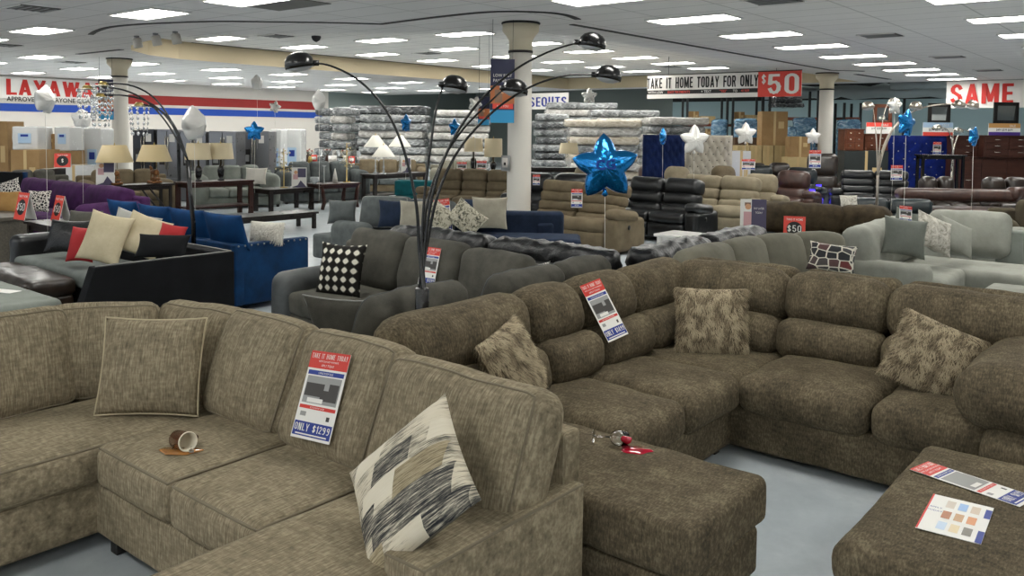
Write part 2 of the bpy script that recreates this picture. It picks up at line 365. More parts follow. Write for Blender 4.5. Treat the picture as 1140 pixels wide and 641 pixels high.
# black reveals in the ceiling
Mblk = mat('black_trim', '1c1b1b', .6)
def strip(pts, wd, z=ZC-.012, nm='trim_2'):
    q = MB(); pts = [Vector((x, y, z)) for x, y in pts]
    for a, c in zip(pts[:-1], pts[1:]):
        d = (c-a).normalized(); s_ = Vector((-d.y, d.x, 0))*wd/2
        q.add([a-s_-d*.02, c-s_+d*.02, c+s_+d*.02, a+s_-d*.02] + [p+Vector((0, 0, .011)) for p in (a-s_-d*.02, c-s_+d*.02, c+s_+d*.02, a+s_-d*.02)], [(3, 2, 1, 0), (4, 5, 6, 7), (0, 1, 5, 4), (1, 2, 6, 5), (2, 3, 7, 6), (3, 0, 4, 7)], Mblk)
    struct(nm, q)
def curve(pts, n=6):
    o = []
    P_ = [Vector(p) for p in pts]; P_ = [P_[0]] + P_ + [P_[-1]]
    for i in range(1, len(P_)-2):
        for k in range(n):
            t = k/n; a, b_, c, d = P_[i-1:i+3]
            o.append(.5*((2*b_) + (c-a)*t + (2*a-5*b_+4*c-d)*t*t + (3*b_-a-3*c+d)*t**3))
    return o + [P_[-2]]
zz = lambda px, py, z=ZC: tuple(on_z(px, py, z).xy)
strip(curve([zz(101, 38), zz(108, 34), zz(122, 30), zz(150, 27), zz(190, 25), zz(240, 23.5), zz(300, 24), zz(370, 25), zz(424, 26.5)]) + curve([zz(424, 26.5), zz(480, 19.5), zz(545, 13), zz(600, 13.2), zz(628, 16), zz(643, 21)]), .10, nm='trim_2')
strip([zz(637, 27), zz(925, 78), zz(961, 79)], .10, nm='trim_3')
strip([zz(87, 60), zz(135, 55)], .12, nm='trim_4'); strip([zz(953, 82.5), zz(990, 88)], .14, nm='trim_5')
strip([(-21.45, 12.4), (-21.45, 29.95), (-9.4, 29.95)], .12, ZT-.012, 'trim_6')
# left wall with its stripes
Mw = mat('wall_white', 'c9c4bd', .8, spec=.2); Mred = mat('stripe_red', '8e1f1c', .7); Mblue = mat('stripe_blue', '12409a', .7)
Mteal = mat('wall_dark_teal', '7e8886', .85, spec=.1); Mpale = mat('wall_pale_blue', 'a3bcc2', .8, spec=.1); Mdark = mat('backroom_dark', '26292a', .9)
WX = -34.0
q = MB(); q.box((WX-.1, 7, 1.85), (.2, 40, 3.7), Mw)
def zw(px, py): return on_x(px, py, WX+.02)
s1, s2 = zw(143, 105), zw(143, 119); z_r1, z_r0 = zw(200, 107.5).z, zw(200, 117.5).z; z_b1, z_b0 = zw(200, 120.5).z, zw(200, 128).z
y1 = 26.6
q.box((WX+.01, (s1.y+y1)/2, (z_r1+z_r0)/2), (.02, y1-s1.y, z_r1-z_r0), Mred)
q.box((WX+.01, (y1-12)/2, (z_b1+z_b0)/2), (.02, y1+12, z_b1-z_b0), Mblue)
struct('wall_left', q)
q = MB(); q.box((WX-.1, 33, 2.3), (.2, 12, 4.6), Mteal); q.box((-27.5, 38.1, 2.3), (13.4, .2, 4.6), Mteal); struct('wall_back', q)
q = MB(); q.box((-5, 38.1, 1.7), (31.6, .2, 3.4), Mpale); q.box((-5, 38.1, 4), (31.6, .2, 1.2), Mdark); struct('wall_back_right', q)
q = MB(); q.box((-12, 35, 4.65), (46, 8, .1), Mdark); q.box((-12, 31.05, 4.2), (46, .1, 1.0), Mdark); struct('ceiling_backroom', q)
BACKROOM_FILL = [(-26, 34.5), (-20, 34.5), (-14, 34.5), (-8, 34.5), (-2, 34.5), (4, 34.5), (10, 34.5)]  # unseen light panels, added to brighten the pale back wall and ducts
q = MB(); q.box((14.1, 10, 1.85), (.2, 45, 3.7), Mw); struct('wall_right', q)
# ducts under the open ceiling beyond
Mduct = mat('duct_foil', 'b4c0c2', .35, metal=.25)
for i, (x0, x1, y, z, r) in enumerate([(-9, 13, 32.6, 3.72, .2), (-14.5, -7, 34.2, 3.55, .26), (-6, 12, 35.3, 3.4, .3)]):
    q = MB(); pts = [(x0+(x1-x0)*k/14, y+.12*math.sin(k*1.7), z+.05*math.sin(k*2.3)) for k in range(15)]
    q.tube(pts, [r*(1+.12*math.sin(k*2.9)) for k in range(15)], Mduct, 12)
    for k in (3, 11): q.tube([pts[k], (pts[k][0], pts[k][1], 4.6)], .012, Mduct, 5)
    tag(q.build('air_duct'), ['crumpled silver air duct nearest under the open back ceiling', 'silver air duct behind the red and white hanging banner', 'large silver air duct highest along the pale back wall'][i], 'duct')

# round columns with capitals
Mcol = mat('column_paint', 'cdc9c0', .6); Mcap = mat('column_capital', 'cfc4ab', .7)
def column(x, y, r, label):
    t = thing('column', label, 'column', (x, y, 0))
    q = MB(); q.lathe([(r*1.02, 0), (r, .3), (r*.98, 2), (r*.95, ZC-.5)], Mcol, 32); q.build('shaft', t)
    q = MB(); q.lathe([(r*.96, ZC-.5), (r*.96, ZC-.3), (r*1.05, ZC-.27), (r*1.2, ZC-.22), (r*1.42, ZC-.17), (r*1.5, ZC-.14), (r*1.5, ZC-.02)], Mcap, 32); q.build('capital', t)
    q = MB(); q.lathe([(r*1.0, ZC-.51), (r*1.02, ZC-.49), (r*1.0, ZC-.47)], Mblk, 32); q.lathe([(r*1.56, ZC-.035), (r*1.6, ZC-.02), (r*1.56, ZC-.003)], Mblk, 32); q.build('black_band', t)
    return t
column(-8.98, 11.15, .205, 'white round column in the middle with poster hung on its left')
column(-22.68, 11.02, .21, 'white round column at the left beside the hanging crystal lamps')
column(-8.78, 25.32, .21, 'white round column far right behind the silver star balloon')
q = MB(); Mg = mat('grey_plastic', '8b8c8c', .5); q.box((0, 0, 0), (.14, .05, .26), Mg); q.box((0, -.03, .01), (.09, .02, .16), Mw); q.box((0, -.042, -.01), (.04, .005, .05), Mblk)
o = q.build('fire_alarm_box', None, Matrix.Translation(on_z(569.5, 184, 1.35) if 0 else Vector((-9.07, 10.90, 1.35))) @ Matrix.Rotation(R(20), 4, 'Z')); tag(o, 'small grey framed box mounted on the middle column', 'wall box')

# ceiling lights
Mpan = mat('light_panel', 'fdfbf4', .5, emit=PANEL_POWER); Mfr = mat('light_frame', 'd8d6d2', .5)
# prismatic cover: faint grid in the emission
def light_fixture(x, y, z, label, group, src=None):
    if src: return copy_tree(src, location=None) if 0 else _cp(src, (x, y, z), label, group)
    t = thing('ceiling_light', label, 'ceiling light', (x, y, z), 0, group)
    q = MB()
    for a, c_ in (((0, .325, -.012), (1.36, .03, .024)), ((0, -.325, -.012), (1.36, .03, .024)), ((.68, 0, -.012), (.03, .68, .024)), ((-.68, 0, -.012), (.03, .68, .024)), ((0, 0, -.01), (.02, .62, .012))): q.box(a, c_, Mfr)
    q.build('frame', t, smooth=False)
    q = MB(); q.box((0, 0, -.008), (1.33, .62, .010), Mpan); q.build('diffuser', t, smooth=False)
    return t
def _cp(src, loc, label, group):
    c = copy_tree(src); c.location = loc; c['label'] = label
    if group: c['group'] = group
    return c
ORD = ['nearest', 'second', 'third', 'fourth', 'fifth', 'sixth', 'seventh', 'eighth', 'ninth', 'tenth', 'eleventh', 'twelfth']
rows = [(-6.4, [9.75, 12.3, 14.92, 17.45, 20.1, 22.6, 25.05, 27.3, 29.8], ZC, 'over the aisle towards the right column'),
        (-2.3, [9.75, 12.4, 14.9, 17.45, 20.1, 22.6], ZC, 'at the right edge of the ceiling'),
        (-10.5, [6.95], ZC, 'cut by the top edge above the curved black line'), (-13.2, [6.9], ZC, 'in front of the curved black ceiling line'),
        (-17.3, [6.9], ZC, 'left of the curved black ceiling line, above the wall lettering'), (-20.3, [6.9], ZC, 'at the left edge of the ceiling'),
        (-24, [9.56, 12.2, 14.85, 17.4, 20.1, 22.8, 25.4, 28], ZC, 'just beyond the cream ceiling recess'),
        (-27.8, [9.6, 12.2, 14.8, 17.4, 20.1, 22.7, 25.4, 28], ZC, 'two rows out from the striped left wall'),
        (-31.7, [9.6, 12.2, 14.8, 17.4, 19.9, 22.6, 25.4, 28], ZC, 'closest along the striped left wall'),
        (-13.7, [14.9, 17.6, 20.1, 22.6, 25.0, 27.5], ZT, 'inside the ceiling recess, right hand row'),
        (-16.5, [14.8, 17.5, 20.2, 22.7, 25.2, 27.7], ZT, 'inside the ceiling recess, middle row'),
        (-19.7, [12.2, 14.8, 17.5, 20.1, 22.8, 25.3], ZT, 'inside the ceiling recess, left hand row')]
src = None
for x, ys, z, wh in rows:
    for i, y in enumerate(ys):
        lb = f'ceiling light {wh}' + (f', {ORD[i]} of its row' if len(ys) > 1 else '')
        src0 = light_fixture(x, y, z, lb, 'ceiling light panels', src); src = src or src0
for x, y in BACKROOM_FILL: light_fixture(x, y, 4.58, 'added backroom fill light panel, unseen above the header', 'added backroom fill lights', src)
for x in (-14.2, -10.2, -6.4, -2.3, 1.8, 5.9):
    for y in (-6, -.9, 4.3, 9.7, 14.9):
        if .634*-x + .773*y < 10.8: light_fixture(x, y, ZC, 'ceiling light panel overhead, out of the picture', 'ceiling lights overhead', src)
# vents, dead panels, sprinklers
Mv = mat('vent_dark', '4e4c4a', .7)
for i, (px, py, z, lb) in enumerate([(36, 9, ZC, 'dark ceiling vent near the upper left corner'), (3, 50, ZC, 'dark ceiling vent at the left edge'), (79, 69, ZC, 'dark vent left of the left column capital'), (320, 5, ZC, 'dark unlit ceiling panel at the top beside a bright one'), (980, 39, ZC, 'ceiling vent right of the third light over the aisle'), (1055, 63, ZC, 'ceiling vent between the fifth and sixth lights of the right'), (1100, 78, ZC, 'faint ceiling vent farthest right'), (308, 40, ZT, 'dark stained vent inside the ceiling recess'), (475, 59, ZT, 'small dark vent between lights inside the recess'), (745, 74, ZT, 'dark vent at the far right of the ceiling recess'), (860, 0, ZC, 'ceiling vent cut by the top edge')]):
    p = on_z(px, py, z); q = MB(); big = i == 3
    q.box((0, 0, -.006), (1.25 if big else .62, .6, .012), mat('dead_panel', '6f6d69', .7) if big else Mv)
    if not big:
        for k in range(5): q.box((0, -.24+.12*k, -.016), (.56, .03, .01), Mg)
        q.box((0, .31, -.012), (.66, .03, .02), Mfr); q.box((0, -.31, -.012), (.66, .03, .02), Mfr)
    tag(q.build('ceiling_vent', None, Matrix.Translation((p.x, p.y, z)), smooth=False), lb, 'vent')
# track spotlights by the recess
for i, (px, py, lb) in enumerate([(152, 42, 'leftmost of three white can spotlights by the cream recess'), (173, 39, 'middle one of three white can spotlights by the cream recess'), (195, 37, 'right one of three white can spotlights by the cream recess')]):
    p = on_z(px, py-2, ZC); q = MB(); q.lathe([(.05, -.03), (.05, 0)], Mg, 12); q.tube([(0, 0, 0), (0, 0, -.1)], .015, Mg)
    t = thing('spotlight', lb, 'spotlight', (p.x, p.y, ZC)); q.build('mount', t)
    q = MB(); q.lathe([(.05, .02), (.085, 0), (.09, -.17), (.075, -.18)], mat('spot_white', 'bdb8ae', .5), 16, Matrix.Translation((0, 0, -.06)) @ Matrix.Rotation(R(14), 4, 'X')); q.build('can', t)
p = on_z(352, 40, ZT); q = MB(); q.lathe([(.11, 0), (.12, -.03), (.09, -.1), (.02, -.15)], Mblk, 16); tag(q.build('ceiling_camera', None, Matrix.Translation((p.x, p.y, ZT))), 'small black dome hanging from the recessed ceiling', 'camera')

# ------------------------------------------------------------------ signs and banners
Msg_r = mat('sign_red', 'c2241c', .6); Msg_k = mat('sign_black', '141414', .6); Msg_w = mat('sign_white', 'e6e3de', .6); Msg_b = mat('sign_blue', '1b2f8c', .6); Msg_p = mat('sign_pink_red', 'e0493c', .6)
def wallM(p, axis):  # a sign's own x runs right, y up
    c = {'+X': ((0, 1, 0), (0, 0, 1), (1, 0, 0)), '-Y': ((1, 0, 0), (0, 0, 1), (0, -1, 0))}[axis]
    M = Matrix(c).transposed().to_4x4(); M.translation = p; return M
a, c = on_x(0, 84, WX+.05), on_x(118, 114, WX+.05); L = on_x(7, 105.5, WX+.05); top = on_x(7, 87.5, WX+.05)
p0 = Vector((WX+.05, L.y, c.z)); q = MB()
end = on_x(124, 90, WX+.05); q.box(((end.y-L.y-4)/2, (a.z-c.z)/2, 0), (end.y-L.y+4, a.z-c.z-.06, .03), Msg_w)
hh = top.z-L.z; q.block('LAYAWAY', 0, L.z-c.z, .02, hh, Msg_r, 'LEFT', (on_x(119, 97, WX+.05).y-L.y)/hh/5.0, .21)
hs = on_x(40, 108.2, WX+.05).z-on_x(40, 113.2, WX+.05).z; q.text('APPROVED \u2022 EVERYONE QUALIFIES', (end.y-L.y)*.46, on_x(40, 113.2, WX+.05).z-c.z, .02, hs, Msg_k, 'CENTER', .98, .02)
tag(q.build('layaway_sign', None, wallM(p0, '+X'), smooth=False), 'white wall sign reading LAYAWAY in big red letters', 'sign')
# hanging price banner
A, B = on_y(720.5, 112.5, 22.9), on_y(893, 79, 22.9); z0 = on_y(806, 108.5, 22.9).z; z1 = on_y(806, 81.5, 22.9).z
W_, h_ = B.x-A.x, z1-z0; q = MB(); q.box((W_/2, h_/2, 0), (W_, h_, .02), Msg_w)
f2 = on_y(844, 95, 22.9).x-A.x
q.block('TAKE IT HOME TODAY FOR ONLY', f2*.5, h_*.43, .014, h_*.47, Msg_k, 'CENTER', f2*.97/(h_*.47)/16.3, .20)
q.box((f2*.5, h_*.27, .012), (f2, h_*.17, .006), Msg_k); 
q.text('WITH LOW', .03, h_*.215, .018, h_*.11, Msg_w, 'LEFT', .95, .01); q.text('EASY PAYMENTS', f2*.2, h_*.215, .018, h_*.11, Msg_p, 'LEFT', .95, .01); q.text('+ TEXT', f2*.51, h_*.215, .018, h_*.11, Msg_w, 'LEFT', .95, .01)
q.text('"YES"', f2*.675, h_*.215, .018, h_*.11, Msg_p, 'LEFT', .95, .01); q.text('TO', f2*.79, h_*.215, .018, h_*.11, Msg_w, 'LEFT', .95, .01); q.text('41909', f2*.86, h_*.215, .018, h_*.11, Msg_p, 'LEFT', .95, .01)
q.box(((f2+W_)/2, h_/2, .012), (W_-f2, h_, .006), Msg_p); q.block('$', f2+.17, h_*.50, .018, h_*.40, Msg_w, 'CENTER', .9, .14); q.block('50', f2+.28, h_*.08, .018, h_*.84, Msg_w, 'LEFT', (W_-f2-.34)/(h_*.84)/1.22, .17)
t = thing('hanging_banner', 'long banner reading TAKE IT HOME TODAY FOR ONLY $50', 'banner', (A.x, 22.9, z0)); q.build('panel', t, wallM(Vector((0, 0, 0)), '-Y'), smooth=False)
q = MB(); q.box((W_/2, 0, h_+.012), (W_, .03, .03), Mblk); q.build('rail', t, smooth=False)
q = MB()
for k in (.15, .85): q.tube([(W_*k, 0, h_), (W_*k, 0, (ZT if A.x+W_*k < -9.35 else ZC)-z0)], .006, Mblk, 4)
q.build('wire', t)
# same day sign
Y_ = 30.9; A, B = on_y(1053, 122, Y_), on_y(1180, 90, Y_); L0, L1 = on_y(1058, 116.5, Y_), on_y(1058, 94.5, Y_); z0, z1 = on_y(1100, 120, Y_).z, ZC-.02
q = MB(); q.box(((B.x-A.x)/2, (z1-z0)/2, 0), (B.x-A.x, z1-z0, .03), Msg_w); q.block('SAME DAY', L0.x-A.x, L0.z-z0+.02, .02, L1.z-L0.z, Msg_r, 'LEFT', 1.02, .2)
tag(q.build('same_day_sign', None, wallM(Vector((A.x, Y_, z0)), '-Y'), smooth=False), 'white sign reading SAME DAY in red, cut by right edge', 'sign')
# closeouts banner behind the column
Y_ = 27.0; A, B = on_y(566, 122, Y_), on_y(633, 103, Y_); q = MB(); hh = B.z-A.z; q.box(((B.x-A.x)/2, hh/2, 0), (B.x-A.x, hh, .02), Msg_w)
q.block('CLOSEOUTS', (B.x-A.x)*.52, hh*.15, .015, hh*.62, Msg_b, 'CENTER', (B.x-A.x)*.9/(hh*.62)/5.6, .17)
tag(q.build('closeouts_banner', None, wallM(Vector((A.x, Y_, A.z)), '-Y'), smooth=False), 'white banner with blue CLOSEOUTS lettering right of the middle column', 'banner')
# posters hung by columns
Mnavy = mat('poster_navy', '1d2142', .5); Mor = mat('poster_orange', 'b4683a', .5); Mcy = mat('poster_cyan', '2f93c4', .5); Mtan = mat('poster_tan', '8a6a55', .5)
def poster(px0, px1, py0, py1, d, label, words=True, zc=ZC):
    a, c = at(px0, py1, d), at(px1, py0, d); W_ = (c-a).xy.length; h_ = c.z-a.z; q = MB()
    q.box((W_/2, h_/2, 0), (W_, h_, .015), Mnavy); z = .009
    q.quad(0, h_*.30, W_, h_*.58, z, Mor); q.quad(0, 0, W_, h_*.2, z, Mcy); q.quad(W_*.1, h_*.22, W_*.95, h_*.30, z, Msg_p)
    q.quad(W_*.18, h_*.32, W_*.5, h_*.52, z+.002, Mtan); q.lathe([(W_*.11, 0), (0.0, .004)], mat('poster_skin', 'd9a67e', .6), 12, Matrix.Translation((W_*.5, h_*.5, z+.002)))
    if words:
        q.text('LOW EASY', W_*.5, h_*.72, z+.002, h_*.05, Msg_w, 'CENTER', .9); q.text('PAYMENTS', W_*.5, h_*.64, z+.002, h_*.05, Msg_w, 'CENTER', .9); q.text('FOR YOU', W_*.52, h_*.245, z+.004, h_*.035, Msg_w, 'CENTER', .9)
    M = Matrix((Vector(((c-a).x, (c-a).y, 0)).normalized(), Vector((0, 0, 1)), Vector(((c-a).y, -(c-a).x, 0)).normalized())).transposed().to_4x4(); M.translation = a
    for k in (.08, .92): q.tube([(W_*k, h_, 0), (W_*k, zc-a.z, 0)], .004, Mblk, 4)
    tag(q.build('hanging_poster', None, M, smooth=False), label, 'poster')
poster(545.5, 573, 66, 136.5, 13.9, 'navy and orange hanging poster beside the middle column')
poster(532, 545, 108, 139, 17, 'smaller navy poster hanging left of the main poster', False, ZT)
poster(110, 126, 88.5, 133, 22.4, 'navy poster hanging by the left column behind crystal lamps')
# ------------------------------------------------------------------ price cards
Mp = mat('paper', 'e9e7e2', .45, spec=.4); Mpr = mat('print_red', 'd23a30', .45, spec=.4); Mpb = mat('print_blue', '22398f', .45, spec=.4); Mpg = mat('print_grey', '9a9a98', .5); Mpd = mat('print_dark', '3f3c3a', .5); Mpt = mat('print_tan', 'a98d6c', .5)
Mpl = mat('print_lightblue', 'a9c3dd', .5)
def sale_card(label, M, w=.17, h=.46, price='ONLY $1299', name='price_card', couch=None):
    q = MB(); z = .0015; q.box((0, h/2, 0), (w, h, .002), Mp)
    q.quad(-w/2, h*.80, w/2, h, z, Mpr); q.block('TAKE IT HOME TODAY', 0, h*.915, z+.001, h*.06, Mp, 'CENTER', w*.9/(h*.06)/11, .12)
    q.text('WITH LOW EASY PAYMENTS', 0, h*.875, z+.001, h*.022, Mp, 'CENTER', .9); q.text('APPLY TODAY', 0, h*.825, z+.001, h*.028, Mp, 'CENTER', .9)
    q.quad(-w*.46, h*.725, w*.46, h*.775, z, Mpb); q.text('LIVING ROOM SALE', 0, h*.738, z+.001, h*.024, Mp, 'CENTER', .9)
    q.quad(-w*.44, h*.40, w*.44, h*.71, z, Mpg)
    c = couch or Mpd
    for i_, (a, b_, e, f_) in enumerate(((-.42, .54, .05, .63), (-.42, .48, .3, .56), (.0, .44, .42, .56), (.18, .54, .42, .64))): q.quad(w*a, h*b_, w*e, h*f_, z+.0006*(i_+1), c)
    q.quad(-w*.3, h*.41, w*.1, h*.46, z+.0036, Mp)
    q.quad(-w*.46, h*.335, w*.46, h*.375, z, Mpr); q.text('BUY NOW PAY LATER', 0, h*.345, z+.001, h*.02, Mp, 'CENTER', .9)
    q.quad(-w*.4, h*.25, -w*.25, h*.30, z, Mpg); q.quad(w*.28, h*.23, w*.36, h*.28, z, Mpd)
    q.quad(-w*.48, h*.03, w*.48, h*.19, z, Mpb); q.block(price, 0, h*.085, z+.001, h*.085, Mp, 'CENTER', w*.90/(h*.085)/6.1, .14); q.quad(-w*.4, h*.045, w*.4, h*.06, z+.0008, Mp)
    o = q.build(name, None, M, smooth=False); return tag(o, label, 'price card')
def rest(nm, bl, br, tl): return rest_M(bl, br, tl, .016)
def standM(p, rz, tilt=0, roll=0):   # card's x right, y up, facing -Y before rz
    return Matrix.Translation(p) @ Matrix.Rotation(rz, 4, 'Z') @ Matrix.Rotation(PI/2-tilt, 4, 'X') @ Matrix.Rotation(roll, 4, 'Z')
def tent_sign(label, p, rz, w=.26, h=.3, text='$50', deep=.16):
    """folded A-shaped counter card: red fronts, white inside and sides open"""
    t = thing('tent_sign', label, 'tent sign', p, rz)
    a = math.atan2(deep/2, h); s = h/math.cos(a)
    for sgn, nm in ((-1, 'front_panel'), (1, 'rear_panel')):
        q = MB(); q.box((0, s/2, 0), (w, s, .004), Msg_w)
        q.quad(-w/2, 0, w/2, s, .003, Msg_p)
        q.lathe([(w*.36, 0), (0, .001)], Msg_k, 20, Matrix.Translation((0, s*.46, .004))); q.block(text, 0, s*.32, .006, s*.30, Msg_w, 'CENTER', 1, .14); q.text('TAKE IT HOME', 0, s*.82, .006, s*.09, Msg_w, 'CENTER', .8, .01)
        M = Matrix.Translation((0, sgn*deep/2, 0)) @ (Matrix.Rotation(0 if sgn < 0 else PI, 4, 'Z')) @ Matrix.Rotation(PI/2-a, 4, 'X')
        q.build(nm, t, M, smooth=False)
    return t

# ------------------------------------------------------------------ front left sectional (taupe chenille)
TA = chenille('taupe_chenille', '635a49', '857a65', 'a79b82', 150, 18, 3, .16, .6)
TAP = mat('taupe_piping', '756b58', .8); 
def sectional(name, label, loc=(0, 0, 0)): return thing(name, label, 'sofa', loc)
A = sectional('sectional_sofa', 'large taupe chenille sectional in the left foreground with 1299 price card', (-3.6, 1.9, 0))
o_ = Vector((-3.6, 1.9, 0))
def Ac(name, c, size, **k): return cush(name, A, Vector(c)-o_, size, k.pop('mt', TA), **k)
# base
for c, s_ in (((-4.3, 1.15, .19), (1.06, 2.6, .24)), ((-2.9, 2.06, .19), (1.80, .72, .24)), ((-2.23, 1.1, .19), (.62, 1.3, .24))):
    Ac('base', c, s_, r=.025, wr=.003, cell=.12)
# seat cushions
kw = dict(r=.045, b=(0, .012, .018), welt='top', wmat=TAP, wr_r=.006)
Ac('seat_cushion', (-4.1, 1.25, .395), (.70, 2.36, .18), seed=1, **{**kw, 'b': (.012, 0, .012)})
Ac('seat_cushion', (-3.435, 2.02, .40), (.615, .68, .19), seed=2, **kw)
Ac('seat_cushion', (-2.82, 2.02, .40), (.61, .68, .19), seed=3, **kw)
Ac('seat_cushion', (-2.215, 1.52, .405), (.595, 1.70, .19), seed=4, **kw)
# frame back and left frame
Ac('back_frame', (-3.40, 2.60, .42), (3.02, .14, .70), r=.03, wr=.002, cell=.15)
Ac('back_frame', (-4.86, 1.2, .44), (.17, 2.8, .74), r=.03, wr=.002, cell=.15)
# arm
def arm_shape(o, n):
    return o
Ac('arm', (-1.87, 2.20, .315), (.19, .86, .50), r=.02, wr=.002, cell=.1, b=(.006, 0, .006), welt='top', wmat=TAP)
Ac('wing', (-1.885, 2.61, .56), (.13, .11, .40), r=.02, wr=.002, cell=.1)
for x, y in ((-1.86, 1.85), (-1.86, 2.6), (-2.0, .55), (-3.68, 1.76), (-3.9, .1), (-4.85, .1), (-4.85, 2.5)):
    q = MB(); q.box((0, 0, .035), (.06, .06, .07), mat('foot_black', '171412', .5)); q.build('foot', A, Matrix.Translation(Vector((x, y, 0))-o_), bevel=.005)
# back cushions
bk = dict(r=.085, b=(.01, .05, .015), wr=.012, wf=4, welt='front', wmat=TAP, wr_r=.005, cell=.06)
Ac('back_cushion', (-3.54, 2.42, .70), (.63, .22, .54), tilt=R(23), seed=11, **bk)
Ac('back_cushion', (-2.91, 2.42, .70), (.62, .22, .54), tilt=R(23), seed=12, **bk)
Ac('back_cushion', (-2.205, 2.40, .69), (.79, .25, .52), tilt=R(21), seed=13, **bk)
Ac('back_cushion', (-4.13, 2.44, .69), (.62, .22, .50), tilt=R(13), rz=R(10), seed=14, **bk)
Ac('back_cushion', (-4.54, 2.08, .69), (.62, .22, .50), tilt=R(13), rz=R(62), seed=15, **bk)
Ac('back_cushion', (-4.57, 1.22, .70), (1.42, .22, .52), tilt=R(15), rz=R(90), seed=16, **bk)
Ac('back_cushion', (-4.57, .15, .69), (.66, .22, .50), tilt=R(15), rz=R(90), seed=17, **bk)
Mcp = mat('contrast_piping', 'b9ac8e', .7)
pillow('square taupe pillow with pale piping in the corner of the taupe sectional', (-3.96, 2.06, .725), TA, .50, .47, .18, rz=R(40), tilt=R(17), welt=Mcp, seed=3, pinch=.05)
# patterned pillow, cream with charcoal patches
def patch_mat():
    M = mat('patchwork_print', 'd2c9b4', .85, spec=.1); n, l, b = _tex(M, 0)
    tc = n.new('ShaderNodeTexCoord'); sp_ = n.new('ShaderNodeSeparateXYZ'); l.new(tc.outputs['Object'], sp_.inputs[0])
    def mth(op, a, c=None, v=None):
        k = n.new('ShaderNodeMath'); k.operation = op; l.new(a, k.inputs[0])
        if c is not None: l.new(c, k.inputs[1])
        if v is not None: k.inputs[1].default_value = v
        return k.outputs[0]
    skew = mth('MULTIPLY', sp_.outputs['X'], v=.45); zs = mth('ADD', sp_.outputs['Z'], skew)
    def rect(x0, x1, z0, z1):
        a_ = mth('ABSOLUTE', mth('SUBTRACT', sp_.outputs['X'], v=(x0+x1)/2)); c_ = mth('ABSOLUTE', mth('SUBTRACT', zs, v=(z0+z1)/2))
        return mth('MULTIPLY', mth('LESS_THAN', a_, v=(x1-x0)/2), mth('LESS_THAN', c_, v=(z1-z0)/2))
    st = noise_n(n, l, mapping(n, l, 210, 12, 12), 1, 3, .75); big = noise_n(n, l, mapping(n, l, 7, 7, 7), 1, 2, .5)
    v = mixf(n, l, st.outputs['Fac'], big.outputs['Fac'], .45)
    cur = ramp(n, l, v, [(.38, '55544f'), (.45, 'a9a190'), (.5, 'd0c7b2'), (.7, 'd8d0bd')])
    tan = ramp(n, l, st.outputs['Fac'], [(.35, '6b6250'), (.5, '9a8d72'), (.65, 'b5a98f')]); dk = ramp(n, l, st.outputs['Fac'], [(.40, '2d2f33'), (.54, '77736a'), (.66, 'cfc6b2')]); cr = ramp(n, l, st.outputs['Fac'], [(.3, 'd2cab6'), (.7, 'd9d2c0')])
    for (r_, col) in ((( -.02, .07, .00, .20), tan), ((.07, .17, -.10, .24), dk), ((-.11, -.03, -.12, .05), dk), ((-.03, .05, -.17, .0), cr), ((.03, .12, -.25, -.09), dk), ((.16, .235, -.3, -.05), tan), ((-.20, -.12, -.26, -.10), cr), ((-.12, -.05, .12, .24), cr), ((.17, .235, .12, .3), dk)):
        mx = n.new('ShaderNodeMix'); mx.data_type = 'RGBA'; l.new(rect(*r_), mx.inputs[0]); l.new(cur, mx.inputs[6]); l.new(col, mx.inputs[7]); cur = mx.outputs[2]
    l.new(cur, b.inputs['Base Color']); return M
PM = patch_mat(); Mgb = fabric('pillow_back_grey', '5a564c', '6b665a')
pil = pillow('cream and charcoal patchwork pillow leaning on the taupe arm', (-2.09, 2.01, .70), PM, .47, .47, .17, seed=9, pinch=.06, back=Mgb)
pil.matrix_basis = cam_M(at(457, 540, 2.86), (.30, -.50, .80), (.70, .70, .02))
q = MB(); q.tube([(.10, .02, -.21), (.12, -.04, -.235), (.14, -.06, -.27)], .0015, Mcp, 5); q.tube([(.15, .02, -.20), (.16, -.03, -.24), (.165, -.05, -.27)], .0015, Mcp, 5); q.build('loose_thread', pil)
# price card on the taupe back cushion
sale_card('tall price card reading ONLY $1299 on the taupe sectional', *rest('cardA', (329, 486), (372, 496), (352, 391)))
# spilled mug
Mmug = mat('mug_brown', '4a2412', .15, coat=.6); Mcr = mat('mug_cream', 'e4dcc8', .25, coat=.4); Mcof = mat('coffee', 'a9743e', .08, coat=.8)
t = thing('coffee_mug', 'brown and cream mug lying on its side on a taupe seat cushion', 'mug', tuple(hit(203, 500)[0]), R(86))
q = MB(); Mm = Matrix.Translation((0, 0, .04)) @ Matrix.Rotation(R(82), 4, 'X')
q.lathe_open([(.0, -.055), (.034, -.055), (.039, -.045), (.040, .03), (.041, .05)], Mmug, 28, Mm); q.build('body', t)
q = MB(); q.lathe_open([(.041, .05), (.043, .053), (.041, .056), (.037, .054), (.035, 0.0), (.033, -.045), (0, -.048)], Mcr, 28, Mm); q.build('rim', t)
q = MB(); q.tube([(.04+.026*math.sin(a), .0, .03*math.cos(a)-.005) for a in [PI*k/8 for k in range(9)]], .007, Mmug, 8, Mm); q.build('handle', t)
q = MB(); pts = [(.085*math.cos(a)*(1+.25*math.sin(3*a)), .05*math.sin(a)*(1+.2*math.cos(2*a))) for a in [2*PI*k/28 for k in range(28)]]
q.add([(0, 0, .005)]+[(x*.9, y*.9, .004) for x, y in pts]+[(x, y, 0) for x, y in pts], [(0, 1+k, 1+(k+1) % 28) for k in range(28)]+[(1+k, 29+k, 29+(k+1) % 28, 1+(k+1) % 28) for k in range(28)], Mcof)
